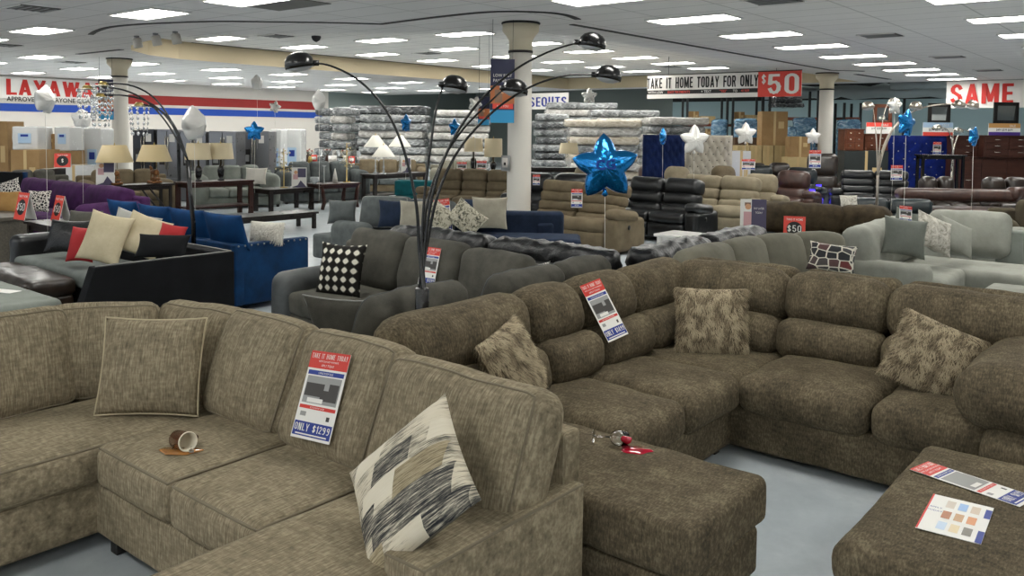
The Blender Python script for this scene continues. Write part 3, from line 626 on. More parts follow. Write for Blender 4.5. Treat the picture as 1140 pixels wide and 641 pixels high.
p = hit(200, 503)[0]+Vector((0, 0, .003)); tag(q.build('coffee_puddle', None, Matrix.Translation(p) @ Matrix.Rotation(R(39), 4, 'Z')), 'brown coffee puddle beside the tipped mug', 'spill')
q = MB(); Ms = mat('steel', 'c8c6c2', .2, metal=1); q.tube([(0, 0, 0), (.05, 0, .004), (.09, 0, .003)], [.002, .0022, .003], Ms, 6); q.soft(.03, .02, .006, .003, Ms, Matrix.Translation((-.01, 0, .002)), cell=.02)
p = hit(213, 503)[0]+Vector((0, 0, .006)); tag(q.build('teaspoon', None, Matrix.Translation(p) @ Matrix.Rotation(R(150), 4, 'Z')), 'small steel spoon lying in the coffee puddle', 'spoon')

# ------------------------------------------------------------------ brown chenille sectional
BR = chenille('brown_chenille', '39342a', '595040', '7e735d', 140, 45, 5, .32, .6)
Bs = sectional('sectional_sofa', 'dark brown chenille sectional with chaise filling the centre and right', (-2.4, 4.2, 0)); ob = Vector((-2.4, 4.2, 0))
def Bc(name, c, size, **k): return cush(name, Bs, Vector(c)-ob, size, k.pop('mt', BR), **k)
for c, s_ in (((-2.11, 3.045, .155), (1.44, .645, .21)), ((-2.62, 4.25, .165), (1.0, 3.05, .25)), ((-1.65, 5.2, .165), (2.1, 1.06, .25))): Bc('base', c, s_, r=.03, wr=.004, cell=.1)
sk = dict(r=.075, wr=.010, wf=4, cell=.055)
Bc('chaise_cushion', (-2.06, 3.04, .37), (1.40, .69, .20), b=(.0, .0, .012), seed=21, **{**sk, 'r': .04})
Bc('seat_cushion', (-2.44, 3.72, .375), (.74, .64, .21), b=(.02, 0, .03), seed=22, **sk)
Bc('seat_cushion', (-2.44, 4.36, .375), (.76, .64, .21), b=(.02, 0, .03), seed=23, **sk)
Bc('corner_seat', (-2.62, 5.15, .37), (1.1, .95, .18), b=(0, 0, .015), seed=24, **sk)
Bc('seat_cushion', (-1.71, 5.02, .375), (.74, .80, .21), b=(0, .02, .035), seed=25, **sk)
Bc('seat_cushion', (-1.02, 5.02, .375), (.62, .80, .21), b=(0, .02, .035), seed=26, **sk)
# backs along the left leg: frame, lower and upper pillows
Bc('back_frame', (-3.17, 4.2, .44), (.16, 2.94, .78), r=.05, wr=.004, cell=.12)
Bc('back_frame', (-1.9, 5.86, .44), (2.7, .16, .78), r=.05, wr=.004, cell=.12)
for i, (y0, y1) in enumerate([(2.74, 3.74), (3.74, 4.26), (4.26, 4.86), (4.86, 5.60)]):
    yc, wd = (y0+y1)/2, y1-y0
    Bc('upper_back_pillow', (-3.02, yc, .80), (wd+.012, .32, .36), rz=R(90), tilt=R(13), r=.14, b=(.01, .03, .01), wr=.012, wf=3, seed=31+i, cell=.06)
    Bc('lower_back_pillow', (-2.87, yc, .57), (wd, .28, .28), rz=R(90), tilt=R(10), r=.10, b=(.01, .05, .0), wr=.008, seed=41+i, cell=.06)
for i, (x0, x1) in enumerate([(-2.98, -2.13), (-2.13, -1.48), (-1.48, -.60)]):
    xc, wd = (x0+x1)/2, x1-x0
    Bc('upper_back_pillow', (xc, 5.56, .80), (wd+.012, .30, .36), tilt=R(13), r=.13, b=(.01, .04, .01), wr=.014, wf=3, seed=51+i, cell=.06)
    Bc('back_roll', (xc+.02, 5.76, .90), (wd-.05, .22, .15), tilt=R(10), r=.07, wr=.014, wf=5, seed=55+i, cell=.06)
    Bc('lower_back_pillow', (xc, 5.43, .56), (wd, .28, .28), tilt=R(10), r=.10, b=(.01, .05, 0), wr=.010, seed=61+i, cell=.06)
Bc('arm_pillow', (-.60, 5.02, .63), (.62, 1.05, .30), r=.14, b=(.03, .03, .03), wr=.014, wf=3, seed=71, cell=.06)
Bc('arm', (-.54, 5.0, .28), (.50, 1.06, .48), r=.11, b=(.02, .03, 0), wr=.010, seed=72, cell=.07)
for x, y in ((-1.42, 2.78), (-1.42, 3.3), (-2.2, 4.6), (-.5, 4.55)):
    q = MB(); q.box((0, 0, .022), (.06, .06, .044), mat('foot_black', '171412', .5)); q.build('foot', Bs, Matrix.Translation(Vector((x, y, 0))-ob), bevel=.004)
# fur pillows
Mf1 = mat('fur_light', 'b8a98c', .8, sheen=.3); Mf2 = mat('fur_dark', '5e5240', .85, sheen=.2); Mf3 = mat('fur_mid', '91836a', .85, sheen=.2)
def fur_pillow(label, loc, w, h, t, rz, tilt, roll, seed, N=9000):
    ob_ = pillow(label, loc, Mf2, w, h, t, rz, tilt, roll, pinch=.05, seed=seed, name='fur_pillow')
    _, _, _, P = pillow_verts(w, h, t, .05, seed=seed); rn = random.Random(seed); q = MB(); vs = [[], [], []]; 
    for k in range(N):
        u, v = rn.uniform(-1, 1), rn.uniform(-1, 1); s = -1 if rn.random() < .72 else 1
        if rn.random() < .16:
            if rn.random() < .5: u = math.copysign(1-.03*rn.random(), u)
            else: v = math.copysign(1-.03*rn.random(), v)
        p = Vector(P(u, v, s)); nr = Vector((u*abs(u)**3, s*.7, v*abs(v)**3)).normalized()
        cl = noise.noise(Vector((u*4+seed, v*4, s))); 
        d = (nr*.5 + Vector((cl*.6+rn.uniform(-.35, .35), 0, -.75+.35*cl))).normalized(); L_ = rn.uniform(.022, .048)
        sd = d.cross(nr).normalized()*.0016; mid = p+d*L_*.55+nr*.004; tip = p+d*L_+Vector((rn.uniform(-.006, .006), 0, -.004))
        c = 0 if cl+rn.uniform(-.3, .3) > .0 else (1 if rn.random() < .4 else 2)
        vs[c].append((p-sd, p+sd, mid+sd*.8, mid-sd*.8, tip))
    for c, mt in enumerate((Mf1, Mf2, Mf3)):
        V, F = [], []
        for st in vs[c]: k = len(V); V += st; F += [(k, k+1, k+2, k+3), (k+3, k+2, k+4)]
        q.add(V, F, mt)
    q.build('fur', ob_, kind='stuff', smooth=False); return ob_
fur_pillow('upright fur pillow in the corner of the brown sectional', (-2.47, 5.10, .675), .46, .42, .15, R(36), R(15), 0, 5)
fur_pillow('fur pillow tilted against the right arm of the brown sectional', (-1.12, 5.08, .68), .44, .40, .16, R(20), R(28), R(22), 6)
fur_pillow('fur pillow half hidden behind the taupe sectional back', (-2.74, 3.36, .68), .42, .42, .18, R(98), R(22), R(-12), 7)
sale_card('price card draped over the middle back of the brown sectional', *rest('cardB', (675, 383), (697, 373), (647, 319)), price='ONLY $1499')
q = MB(); q.tube([(0, 0, .0), (.01, -.03, -.06), (.0, -.05, -.12), (.015, -.06, -.17)], .0012, Mp, 5); 
# spilled wine
Mgl = mat('clear_glass', 'ffffff', .02, trans=1, spec=.5); Mwine = mat('red_wine', 'a3122b', .05, coat=.8)
p = hit(683, 496)[0]+Vector((0, 0, .002)); t = thing('wine_glass', 'clear wine glass lying on the brown chaise', 'glass', tuple(p), R(20))
Mm = Matrix.Translation((0, 0, .036)) @ Matrix.Rotation(R(90), 4, 'Y')
q = MB(); q.lathe_open([(.004, -.02), (.022, -.012), (.034, .01), (.035, .035), (.030, .065), (.0285, .065), (.033, .035), (.032, .012), (.02, -.009), (.0, -.016)], Mgl, 24, Mm); q.build('bowl', t)
q = MB(); q.tube([(-.02, 0, .036), (-.09, 0, .032)], .004, Mgl, 8); q.build('stem', t)
q = MB(); q.lathe([(.032, -.001), (.031, .001), (.005, .005)], Mgl, 24, Matrix.Translation((-.093, 0, .032)) @ Matrix.Rotation(R(90), 4, 'Y')); q.build('foot', t)
q = MB(); vs_ = []
for k in range(32):
    a = 2*PI*k/32; rr_ = 1+.15*math.sin(2*a+.5)+.10*math.sin(5*a); vs_.append((.065*math.cos(a)*rr_, .045*math.sin(a)*rr_+.01*math.cos(2*a)))
q.add([(0, 0, .009)]+[(x*.8, y*.8, .008) for x, y in vs_]+[(x, y, 0) for x, y in vs_], [(0, 1+k, 1+(k+1) % 32) for k in range(32)]+[(1+k, 33+k, 33+(k+1) % 32, 1+(k+1) % 32) for k in range(32)], Mwine)
p = hit(708, 502)[0]+Vector((0, 0, .004)); tag(q.build('wine_puddle', None, Matrix.Translation(p) @ Matrix.Rotation(R(15), 4, 'Z')), 'shiny red wine puddle on the brown chaise', 'spill')
q = MB(); q.soft(.05, .04, .03, .015, Mwine, cell=.03, wr=.004, wf=30); p = hit(697, 492)[0]+Vector((0, 0, .012)); tag(q.build('wine_splash', None, Matrix.Translation(p)), 'bright red wine splash beside the tipped glass', 'spill')

# ottoman
Oc = (-.40, 3.60, 0); t = thing('ottoman', 'large dark brown chenille ottoman in the right foreground', 'ottoman', Oc)
cush('cushion_top', t, (0, 0, .385), (1.14, 1.30, .18), BR, r=.07, b=(0, 0, .008), wr=.006, seed=81, cell=.07)
cush('base', t, (.0, 0, .175), (1.10, 1.26, .25), BR, r=.05, wr=.006, seed=82, cell=.1)
for a in (-1, 1):
    for c in (-1, 1): q = MB(); q.box((a*.48, c*.56, .022), (.06, .06, .044), mat('foot_black', '171412', .5)); q.build('foot', t, bevel=.004)
def flatM(p, rz): return Matrix.Translation(p) @ Matrix.Rotation(rz, 4, 'Z')
c1 = on_z(1029, 520, .486); c2 = on_z(1140, 557, .486); ang = math.atan2((c2-c1).y, (c2-c1).x)
sale_card('price card lying flat on the ottoman, the farther of two', Matrix.Translation(c1+(c2-c1)*1.04) @ Matrix.Rotation(ang+PI/2, 4, 'Z'), .15, (c2-c1).length*1.1, 'ONLY $499', couch=Mpg)
# finish sample sheet
a0, a1, a3 = on_z(1019, 587, .486), on_z(1036, 549, .486), on_z(1092, 606, .486); 
wv, hv = (a3-a0), (a1-a0); q = MB(); W_, h_ = wv.length, hv.length; q.box((W_/2, h_/2, 0), (W_, h_, .002), Mp); z = .002
q.quad(0, 0, W_*.03, h_, z, Mpr)
cols = ['b8cbe0', 'a5602f', 'c9bcae', 'd9c7a0', 'b98f62', '8aaedb', '6f6a60', 'd08a55', 'cdbca8']
q.quad(W_*.9, 0, W_, h_*.3, z, Mpb); q.quad(W_*.9, h_*.65, W_, h_*.9, z, Mpb)
for i in range(3):
    for j in range(3): q.quad(W_*(.28+.2*i), h_*(.1+.3*j), W_*(.42+.2*i), h_*(.30+.3*j), z, mat('swatch_%d' % (3*i+j), cols[(3*i+j) % 9], .4))
q.text('APPLY', W_*.145, h_*.62, z, h_*.04, Mpb, 'CENTER', .8); q.text('TODAY', W_*.145, h_*.53, z, h_*.04, Mpb, 'CENTER', .8)
tag(q.build('sample_sheet', None, flatM(a0, math.atan2(wv.y, wv.x)), smooth=False), 'paper sheet of colour photos on the ottoman, nearest of two', 'paper sheet')
# ------------------------------------------------------------------ upholstery builders for the rest of the floor
Mft = mat('foot_black', '171412', .5)
def feet(t, W, D, hgt=.06):
    for a in (-1, 1):
        for c in (-1, 1):
            q = MB(); q.box((0, 0, hgt/2), (.06, .06, hgt), Mft); q.build('foot', t, Matrix.Translation((a*(W/2-.08), c*(D/2-.08), 0)), smooth=False)
def loc_cush(t, name, c, s_, mt, **k): return cush(name, t, c, s_, mt, **k)
def sofa(label, loc, rz, W, D=.92, n=3, mt=None, mt2=None, seat=.46, back=.86, arms='LR', arm_w=.2, arm_h=.62, tilt=14, soft=1, name='sofa', cat='sofa', group=None, welt=None, wr=.008, cell=.09, seats=None, cushions=True, low=False, r=.07, heights=None):
    """local frame: seat faces -Y, back at +Y, width along X, origin mid floor"""
    t = thing(name, label, cat, loc, rz, group); mt2 = mt2 or mt
    aL, aR = (arm_w if 'L' in arms else 0), (arm_w if 'R' in arms else 0); x0, x1 = -W/2+aL, W/2-aR; iw = x1-x0
    cush('base', t, (0, .02, .06+(seat-.20-.06)/2), (W-.03, D-.08, seat-.20-.06+.02), mt, r=.03, wr=.002, cell=.2)
    cush('back_frame', t, (0, D/2-.08, (back-.1)/2+.04), (W-.02, .16, back-.18), mt, r=.05, wr=.003, cell=.2)
    for k in range(n):
        xc = x0+iw*(k+.5)/n
        cush('seat_cushion', t, (xc, -.09, seat-.09), (iw/n-.008, D-.22, .19), mt2, r=.05, b=(0, .015, .02), wr=wr*.7, seed=k+n, cell=cell, welt='top' if welt else None, wmat=welt)
        if cushions:
            hh = heights[k] if heights else back
            cush('back_cushion', t, (xc, D/2-.24, seat+(hh-seat)/2), (iw/n-.01, .22, hh-seat+.04), mt, tilt=R(tilt), r=.08, b=(.01, .05, .015), wr=wr*1.3, seed=k+7, cell=cell, welt='front' if welt else None, wmat=welt)
    for s_, a in ((-1, 'L'), (1, 'R')):
        if a in arms:
            cush('arm', t, (s_*(W/2-arm_w/2), -.01, arm_h/2+.04), (arm_w, D-.03, arm_h-.06), mt, r=min(r, arm_w*.45), b=(.01, .01, .01), wr=wr*.6, seed=5, cell=cell)
    feet(t, W, D); return t
def recliner(label, loc, rz, W, n=2, mt=None, D=.95, back=1.04, rows=3, arms='LR', name='recliner_sofa', cat='recliner', group=None, led=None, knob=True, cell=.09, wing=False):
    t = thing(name, label, cat, loc, rz, group); aw = .24; aL, aR = (aw if 'L' in arms else 0), (aw if 'R' in arms else 0)
    x0, x1 = -W/2+aL, W/2-aR; iw = (x1-x0)/n
    cush('base', t, (0, .05, .22), (W-.06, D-.14, .36), mt, r=.04, wr=.003, cell=.2)
    for k in range(n):
        xc = x0+iw*(k+.5)
        q = MB(); tot = back-.42; hs = [.30]+[.24]*(rows-1) if rows > 1 else [1]; S = sum(hs); z = back
        for j in range(rows):
            h_ = tot*hs[j]/S; dd = .30-.02*j if j else .33; z -= h_
            y = D/2-.22-.07*j
            q.soft(iw-.01, dd, h_*1.22, h_*.42, mt, Matrix.Translation((xc, y, z+h_/2)) @ Matrix.Rotation(R(-10), 4, 'X'), b=(.0, .03, 0), wr=.012, seed=k*5+j, cell=cell)
        q.build('backrest', t)
        q = MB(); q.soft(iw-.01, D-.30, .18, .07, mt, Matrix.Translation((xc, -.12, .42)), b=(0, .03, .03), wr=.01, seed=k, cell=cell); q.build('seat_cushion', t)
        q = MB(); q.soft(iw-.015, .12, .26, .05, mt, Matrix.Translation((xc, -D/2+.07, .21)), b=(0, .03, 0), wr=.006, seed=k+3, cell=cell); q.build('footrest', t)
    for s_, a in ((-1, 'L'), (1, 'R')):
        if a in arms:
            q = MB(); q.soft(aw, D-.08, .50, .07, mt, Matrix.Translation((s_*(W/2-aw/2), -.02, .30)), wr=.006, seed=2, cell=cell); ar = q.build('arm', t)
            q = MB(); q.soft(aw+.03, D-.32, .15, .07, mt, Matrix.Translation((s_*(W/2-aw/2), -.12, .60)) @ Matrix.Rotation(R(-6), 4, 'X'), b=(.02, .02, .02), wr=.01, seed=4, cell=cell); q.build('arm_pad', ar)
            if wing: q = MB(); q.soft(.15, .34, .5, .06, mt, Matrix.Translation((s_*(W/2-.09), D/2-.22, .76)) @ Matrix.Rotation(R(-14), 4, 'X'), wr=.006, cell=cell); q.build('wing', t)
            if knob: q = MB(); q.lathe([(.035, 0), (.035, .012), (.02, .016)], Mft, 14, Matrix.Translation((s_*(W/2+.002), -.1, .42)) @ Matrix.Rotation(s_*PI/2, 4, 'Y')); q.build('release_handle', t)
            for c_, d_ in (((s_*(W/2+.01), -D/2+.12, .24), (.02, .20, .36)), ((s_*(W/2-.1), -D/2+.3, .70), (.10, .05, .05))) if led else (): q = MB(); q.box(c_, d_, led); q.build('light_strip', t, smooth=False)
    feet(t, W-.1, D-.15, .05); return t
# fabrics
CH = fabric('charcoal_suede', '3c3b36', '5a5850', 5); CH2 = leather('charcoal_arm', '414344', '525555', .5, 4, .1, 0)
NV = fabric('navy_weave', '1b2535', '28344a', 7); GB = fabric('slate_weave', '4b4f4f', '626767', 7); BL = leather('black_leather', '0d0e0f', '1d1e20', .33); 
BKF = fabric('black_velour', '0c0d0f', '17181b', 5, sheen=.1); GREY = fabric('pale_grey_velvet', '747973', '8e938c', 3.5); GS = fabric('grey_seat', '5d625f', '777c78', 4)
BV = fabric('blue_velvet', '062240', '0b3a66', 4, sheen=.4, rough=.6); BRR = fabric('tan_brown_suede', '5c5140', '776b56', 4); BEI = fabric('beige_suede', '7a705d', '958b76', 4); BRL = leather('brown_leather', '33201a', '4d332a', .36); DBL = leather('dark_brown_leather', '1d1613', '33281f', .34)
DBF = fabric('espresso_fuzzy', '262018', '4a3f2e', 9, sheen=.4); SG = fabric('sage_velvet', '67655a', '7f7c6e', 4); LG = fabric('light_grey_velvet', '7b7c74', '9e9f96', 3, sheen=.5); PU = fabric('purple_velvet', '2f1636', '4c2956', 5, sheen=.5); DTL = leather('dark_teal_leather', '111a1d', '1c282b', .4)
CREAM = fabric('cream_cloth', 'b3a688', 'ccc0a3', 5); WHT = fabric('white_cloth', 'c9c5bb', 'dedad0', 5); TEAL = fabric('teal_velvet', '104a50', '17646a', 5)
CHX = mat('trim_grey', '8f8f8b', .6)

# --- charcoal sofa behind the taupe one
D_ = sofa('charcoal suede three seat sofa with dotted pillow, behind the taupe sectional', (-5.22, 4.90, 0), 0, 2.34, 1.02, 3, CH, CH, .47, .94, arms='L', arm_w=.26, arm_h=.62, soft=1, r=.11, wr=.012, cell=.07, heights=[.95, .93, .90])
for ch in D_.children:
    if ch.name.startswith('arm'): ch.data.materials[0] = CH2
# dotted pillow
def dots_mat():
    M = mat('dot_print', '15130f', .8, spec=.2); n, l, b = _tex(M, 0)
    tc = n.new('ShaderNodeTexCoord'); sp_ = n.new('ShaderNodeSeparateXYZ'); l.new(tc.outputs['Object'], sp_.inputs[0])
    def wave(ax, per, ph):
        a = n.new('ShaderNodeMath'); a.operation = 'MULTIPLY_ADD'; a.inputs[1].default_value = 2*PI/per; a.inputs[2].default_value = ph; l.new(sp_.outputs[ax], a.inputs[0])
        c = n.new('ShaderNodeMath'); c.operation = 'COSINE'; l.new(a.outputs[0], c.inputs[0]); return c.outputs[0]
    s_ = n.new('ShaderNodeMath'); s_.operation = 'ADD'; l.new(wave('X', .080, 0), s_.inputs[0]); l.new(wave('Z', .078, .4), s_.inputs[1])
    l.new(ramp(n, l, s_.outputs[0], [(.0, '15130f'), (.15, '15130f'), (.35, '77746b'), (.6, '3b3933'), (.8, 'd8d3c4')]), b.inputs['Base Color'])
    return M
pillow('black pillow with rows of cream dots on the charcoal sofa', (-5.70, 4.66, .69), dots_mat(), .46, .46, .15, rz=R(16), tilt=R(14), seed=2)
sale_card('price card in plastic on the middle cushion of the charcoal sofa', *rest('c', (467, 316), (485, 319), (476, 275)), price='ONLY $1199')
# --- charcoal return with cushions seen from behind
D2 = thing('sofa_return', 'low charcoal sofa end whose cushions show behind the brown sectional', 'sofa', (-3.85, 4.35, 0))
cush('base', D2, (.07, 0, .24), (.54, 2.9, .36), CH, r=.04, cell=.2); cush('back_frame', D2, (.29, 0, .40), (.14, 2.9, .60), CH, r=.05, cell=.2)
for k, (yc, wd, hh, tl) in enumerate([(-.78, .80, .50, 26), (.30, .74, .46, 26), (.98, .66, .46, 22)]):
    cush('back_cushion', D2, (.12, yc, .70), (wd, .18, hh), CH, rz=R(-90), tilt=R(tl), r=.07, b=(.01, .05, .01), wr=.014, wf=5, seed=90+k, cell=.06, welt='front', wmat=CH2, wr_r=.005)
feet(D2, .5, 2.8)
pillow('grey pillow with dark piping slumped on the nearest charcoal seat', (-4.20, 3.46, .66), CH, .50, .40, .18, rz=R(20), tilt=R(-25), welt=CHX, seed=4)
pillow('black and white striped pillow edge poking out between charcoal cushions', (-3.86, 4.95, .76), None or mat('zigzag', 'b5b2aa', .8), .36, .34, .12, rz=R(-80), tilt=R(24), seed=6)
n, l, b = _tex(MATS['zigzag'], 0); wv_ = n.new('ShaderNodeTexWave'); wv_.inputs['Scale'].default_value = 14; l.new(mapping(n, l, 1, 1, 1, (.5, .6, .3)), wv_.inputs['Vector']); l.new(ramp(n, l, wv_.outputs['Fac'], [(.45, '1a1a1a'), (.55, 'c6c3ba')]), b.inputs['Base Color'])

# --- black leather sectional with crinkled rolled back
def crinkle(name, parent, c, s_, rz=0, seed=0): return cush(name, parent, c, s_, BLC, rz=rz, r=.09, b=(0, .02, .02), wr=.028, wf=10, seed=seed, cell=.035)
BLC = leather('crinkled_black_leather', '08090a', '16171a', .36, 9, .9, .05); BLC.node_tree.nodes['Principled BSDF'].inputs['Specular IOR Level'].default_value = .38
t = thing('sectional_sofa', 'black crinkled leather sectional with rolled back behind the charcoal sofa', 'sofa', (-5.52, 6.1, 0))
cush('base', t, (.4, .25, .24), (3.1, 1.0, .36), BL, r=.05, cell=.2); cush('base', t, (1.45, 1.8, .24), (1.0, 2.2, .36), BL, r=.05, cell=.2)
cush('back_frame', t, (.4, -.28, .42), (3.1, .14, .7), BL, r=.05, cell=.2); cush('back_frame', t, (1.92, 1.2, .42), (.14, 3.0, .7), BL, r=.05, cell=.2)
for k in range(2): crinkle('back_pillow', t, (-.25+1.36*k, -.14, .80), (1.35, .26, .22), seed=k); cush('seat_cushion', t, (-.3+1.15*k, .35, .42), (1.13, .7, .16), BL, r=.06, b=(0, .02, .02), wr=.01)
for k in range(2): crinkle('back_pillow', t, (1.82, .70+1.28*k, .80), (1.27, .26, .22), rz=R(90), seed=k+5)
cush('seat_cushion', t, (1.32, 1.9, .42), (.7, 1.7, .16), BL, r=.06, b=(0, .02, .02), wr=.01)
feet(t, 2.2, .6)

# --- slate and navy sectional
E_ = thing('sectional_sofa', 'slate grey and navy sectional with floral pillows left of the middle column', 'sofa', (-8.2, 8.2, 0))
cush('arm', E_, (-.83, -.62, .33), (.72, .30, .60), GB, r=.13, wr=.006); cush('base', E_, (-.5, -.2, .24), (2.1, 1.1, .34), GB, r=.04, cell=.2)
cush('back_frame', E_, (-.55, .25, .44), (1.6, .2, .66), NV, r=.06, cell=.2)
cush('back_cushion', E_, (-.72, -.10, .72), (.74, .22, .46), GB, rz=R(20), tilt=R(12), r=.07, b=(.01, .05, .01), wr=.01, seed=3, welt='front', wmat=CHX)
cush('back_cushion', E_, (-.05, .14, .72), (.70, .22, .42), GB, rz=R(10), tilt=R(12), r=.07, b=(.01, .05, .01), wr=.01, seed=4, welt='front', wmat=CHX)
cush('back_cushion', E_, (.50, .50, .74), (.6, .22, .38), NV, rz=R(30), tilt=R(12), r=.07, b=(.01, .05, .01), wr=.01, seed=5)
cush('seat_cushion', E_, (.0, -.25, .42), (1.5, .8, .14), NV, r=.05, b=(0, 0, .02), wr=.006)
cush('back_frame', E_, (.62, .95, .44), (1.6, .2, .66), NV, rz=R(40), r=.06, cell=.2)
cush('chaise_cushion', E_, (1.10, .72, .38), (1.55, .72, .20), NV, rz=R(36), r=.05, b=(0, 0, .015), wr=.004); cush('base', E_, (1.1, .72, .17), (1.5, .68, .24), NV, rz=R(36), r=.03, cell=.2)
cush('arm', E_, (1.02, 1.32, .33), (.24, .3, .58), NV, rz=R(38), r=.05)
feet(E_, 1.6, 1.0)
def floral():
    M = mat('floral_print', 'bdb7a3', .85); n, l, b = _tex(M, 0); g = noise_n(n, l, mapping(n, l, 1, 1, 1), 22, 4, .7, 1.5)
    l.new(ramp(n, l, g.outputs['Fac'], [(.38, '3d403c'), (.46, '847f6c'), (.53, 'c2bca8'), (.75, 'cdc7b5')]), b.inputs['Base Color']); return M
FL = floral(); OAT = fabric('oatmeal_weave', '938e80', 'aaa494', 8)
def pil_at(label, px, py, z, mt, w=.46, h=.44, t=.14, rz=R(39), tilt=R(16), roll=0, **k):
    return pillow(label, on_z(px, py, z), mt, w, h, t, rz, tilt, roll, **k)
def pil_d(label, px, py, d, mt, w=.46, h=.44, t=.14, rz=R(39), tilt=R(16), roll=0, **k):
    return pillow(label, at(px, py, d), mt, w, h, t, rz, tilt, roll, **k)
pil_d('grey pillow with pale piping on the slate sofa, far left', 381, 236, 12.0, GB, .40, .34, welt=CHX, seed=1)
pil_d('plump oatmeal pillow behind the black lamp stems', 460, 239, 10.4, OAT, .34, .36, seed=2)
pil_d('floral pillow left of the red price card on the navy seat', 489, 242, 10.4, FL, .38, .32, roll=R(38), seed=3)
pil_d('larger floral pillow right of the red price card', 519, 243, 10.4, FL, .44, .34, roll=R(38), seed=4)
pil_d('square oatmeal pillow on the navy chaise end', 545, 237, 10.8, OAT, .46, .42, seed=5)
pil_d('navy pillow behind the lamp stems on the slate sofa', 441, 238, 10.9, NV, .46, .36, seed=6)
sale_card('red topped price card between two floral pillows', standM(at(495, 257, 10.5)+Vector((0, 0, 0)), R(39), R(15), R(8)), .20, .40, 'ONLY $999')

# --- recliners in the middle
recliner('tan brown suede reclining sofa just right of the middle column', (-7.80, 11.35, 0), 0, 1.86, 2, BRR, .95, 1.04, 4, arms='R')
recliner('tan brown suede reclining sofa showing left of the middle column', (-11.9, 13.2, 0), R(20), 2.2, 3, BRR, .95, 1.04, 3)
recliner('black leather reclining loveseat right of the blue star balloon', (-7.52, 13.35, 0), 0, 1.9, 2, BL, .95, 1.05, 3)
recliner('beige suede reclining loveseat beside the black one', (-7.25, 15.05, 0), 0, 2.0, 2, BEI, .95, 1.04, 3)
recliner('beige suede single recliner right of the beige loveseat', (-6.95, 16.3, 0), R(10), 1.15, 1, BEI, .95, 1.04, 2, cell=.11)
Mled = mat('led_blue', '2b1cff', .4, emit=3.0)
recliner('brown leather single recliner with glowing blue light strip', (-6.95, 18.0, 0), R(6), 1.2, 1, BRL, .95, 1.06, 2, led=Mled, cell=.11)
recliner('black leather single recliner with blue lit arm behind the brown one', (-7.45, 19.8, 0), R(6), 1.2, 1, DTL, .95, 1.06, 2, led=Mled, cell=.12)
recliner('dark brown tall back recliner with a tag on its headrest', (-7.6, 21.8, 0), R(20), 1.25, 1, DBL, .95, 1.35, 2, cell=.12)
recliner('black leather reclining loveseat right of the right column', (-5.74, 19.86, 0), R(22), 1.9, 2, BL, .95, 1.06, 4, cell=.11)
recliner('dark brown leather reclining sofa in the far right row, left one', (-4.25, 19.35, 0), R(39), 1.2, 2, DBL, .95, 1.0, 2, cell=.12)
recliner('dark brown leather reclining sofa in the far right row, right one', (-3.15, 20.35, 0), R(39), 1.4, 2, DBL, .95, 1.0, 2, cell=.12)
# --- white low table by the black loveseat
def table(label, loc, rz, W, D, hgt, mt, style='straight', shelf=False, name='console_table', cat='table', group=None, top=None):
    t = thing(name, label, cat, loc, rz, group)
    q = MB(); q.box((0, 0, hgt-.02), (W, D, .04), top or mt); q.build('table_top', t, smooth=False, bevel=.006)
    for a in (-1, 1):
        for c in (-1, 1):
            q = MB()
            if style == 'slab': q.box((0, 0, (hgt-.04)/2), (.10, .05, hgt-.04), mt)
            elif style == 'curved': q.tube([(0, 0, 0), (a*-.05, 0, hgt*.3), (a*-.02, 0, hgt*.7), (a*.02, 0, hgt-.04)], [.04, .05, .045, .035], mt, 8)
            elif style == 'cross': q.box((0, 0, (hgt-.04)/2), (.05, .05, hgt-.04), mt); q.tube([(0, 0, .1), (-a*W*.30, 0, hgt-.06)], .02, mt, 6)
            else: q.box((0, 0, (hgt-.04)/2), (.06, .06, hgt-.04), mt)
            q.build('leg', t, Matrix.Translation((a*(W/2-.07), c*(D/2-.06), 0)), smooth=False)
    q = MB(); q.box((0, 0, hgt-.08), (W-.12, D-.1, .07), mt); q.build('apron', t, smooth=False)
    if shelf: q = MB(); q.box((0, 0, hgt*.28), (W-.12, D-.08, .03), mt); q.build('shelf', t, smooth=False)
    return t
Mesp = wood('espresso_wood', '150f0d', '231916', .3); Mche = wood('cherry_wood', '2a120d', '3c1c14', .3); Mgw = wood('grey_wash_wood', '45413a', '5d574d', .5); Mwt = mat('white_gloss', 'dcdad6', .2)
table('low white gloss table between the black leather sofa and beige recliner', tuple(on_z(772, 261, .45).xy)+(0,), 0, .95, .6, .45, Mwt, name='coffee_table')

# --- black and blue sofas at the left
t = thing('sofa', 'black sofa with grey seat piled with cream, black and red pillows', 'sofa', (-8.5, 3.7, 0))
cush('base', t, (0, .30, .22), (3.0, .74, .30), BKF, r=.03, cell=.2)
cush('seat_cushion', t, (.05, .25, .42), (2.74, .72, .15), GS, r=.05, b=(0, 0, .02), wr=.006)
cush('back_frame', t, (0, .64, .40), (3.06, .14, .70), BKF, r=.015, wr=.002, cell=.2)
q = MB(); vs = []
for x in (1.46, 1.58):
    for y, z in ((-.68, .06), (-.68, .40), (-.56, .75), (.71, .75), (.71, .06)): vs.append((x, y, z))
q.add(vs, [(4, 3, 2, 1, 0), (5, 6, 7, 8, 9)]+[(i, (i+1) % 5, 5+(i+1) % 5, 5+i) for i in range(5)], BKF); q.build('arm', t, smooth=False, bevel=.008)
q = MB(); q.tube([(1.56, -.55, .757), (1.56, .69, .757), (-1.4, .69, .757)], .006, CHX, 6); q.build('piping', t)
cush('arm', t, (-1.42, .30, .38), (.20, .78, .66), BL, r=.08, wr=.008)
feet(t, 3.0, .4)
pil_d('large cream pillow standing on the black sofa', 117, 265, 8.2, CREAM, .48, .50, rz=R(30), tilt=R(20), roll=R(10), seed=3, t=.13)
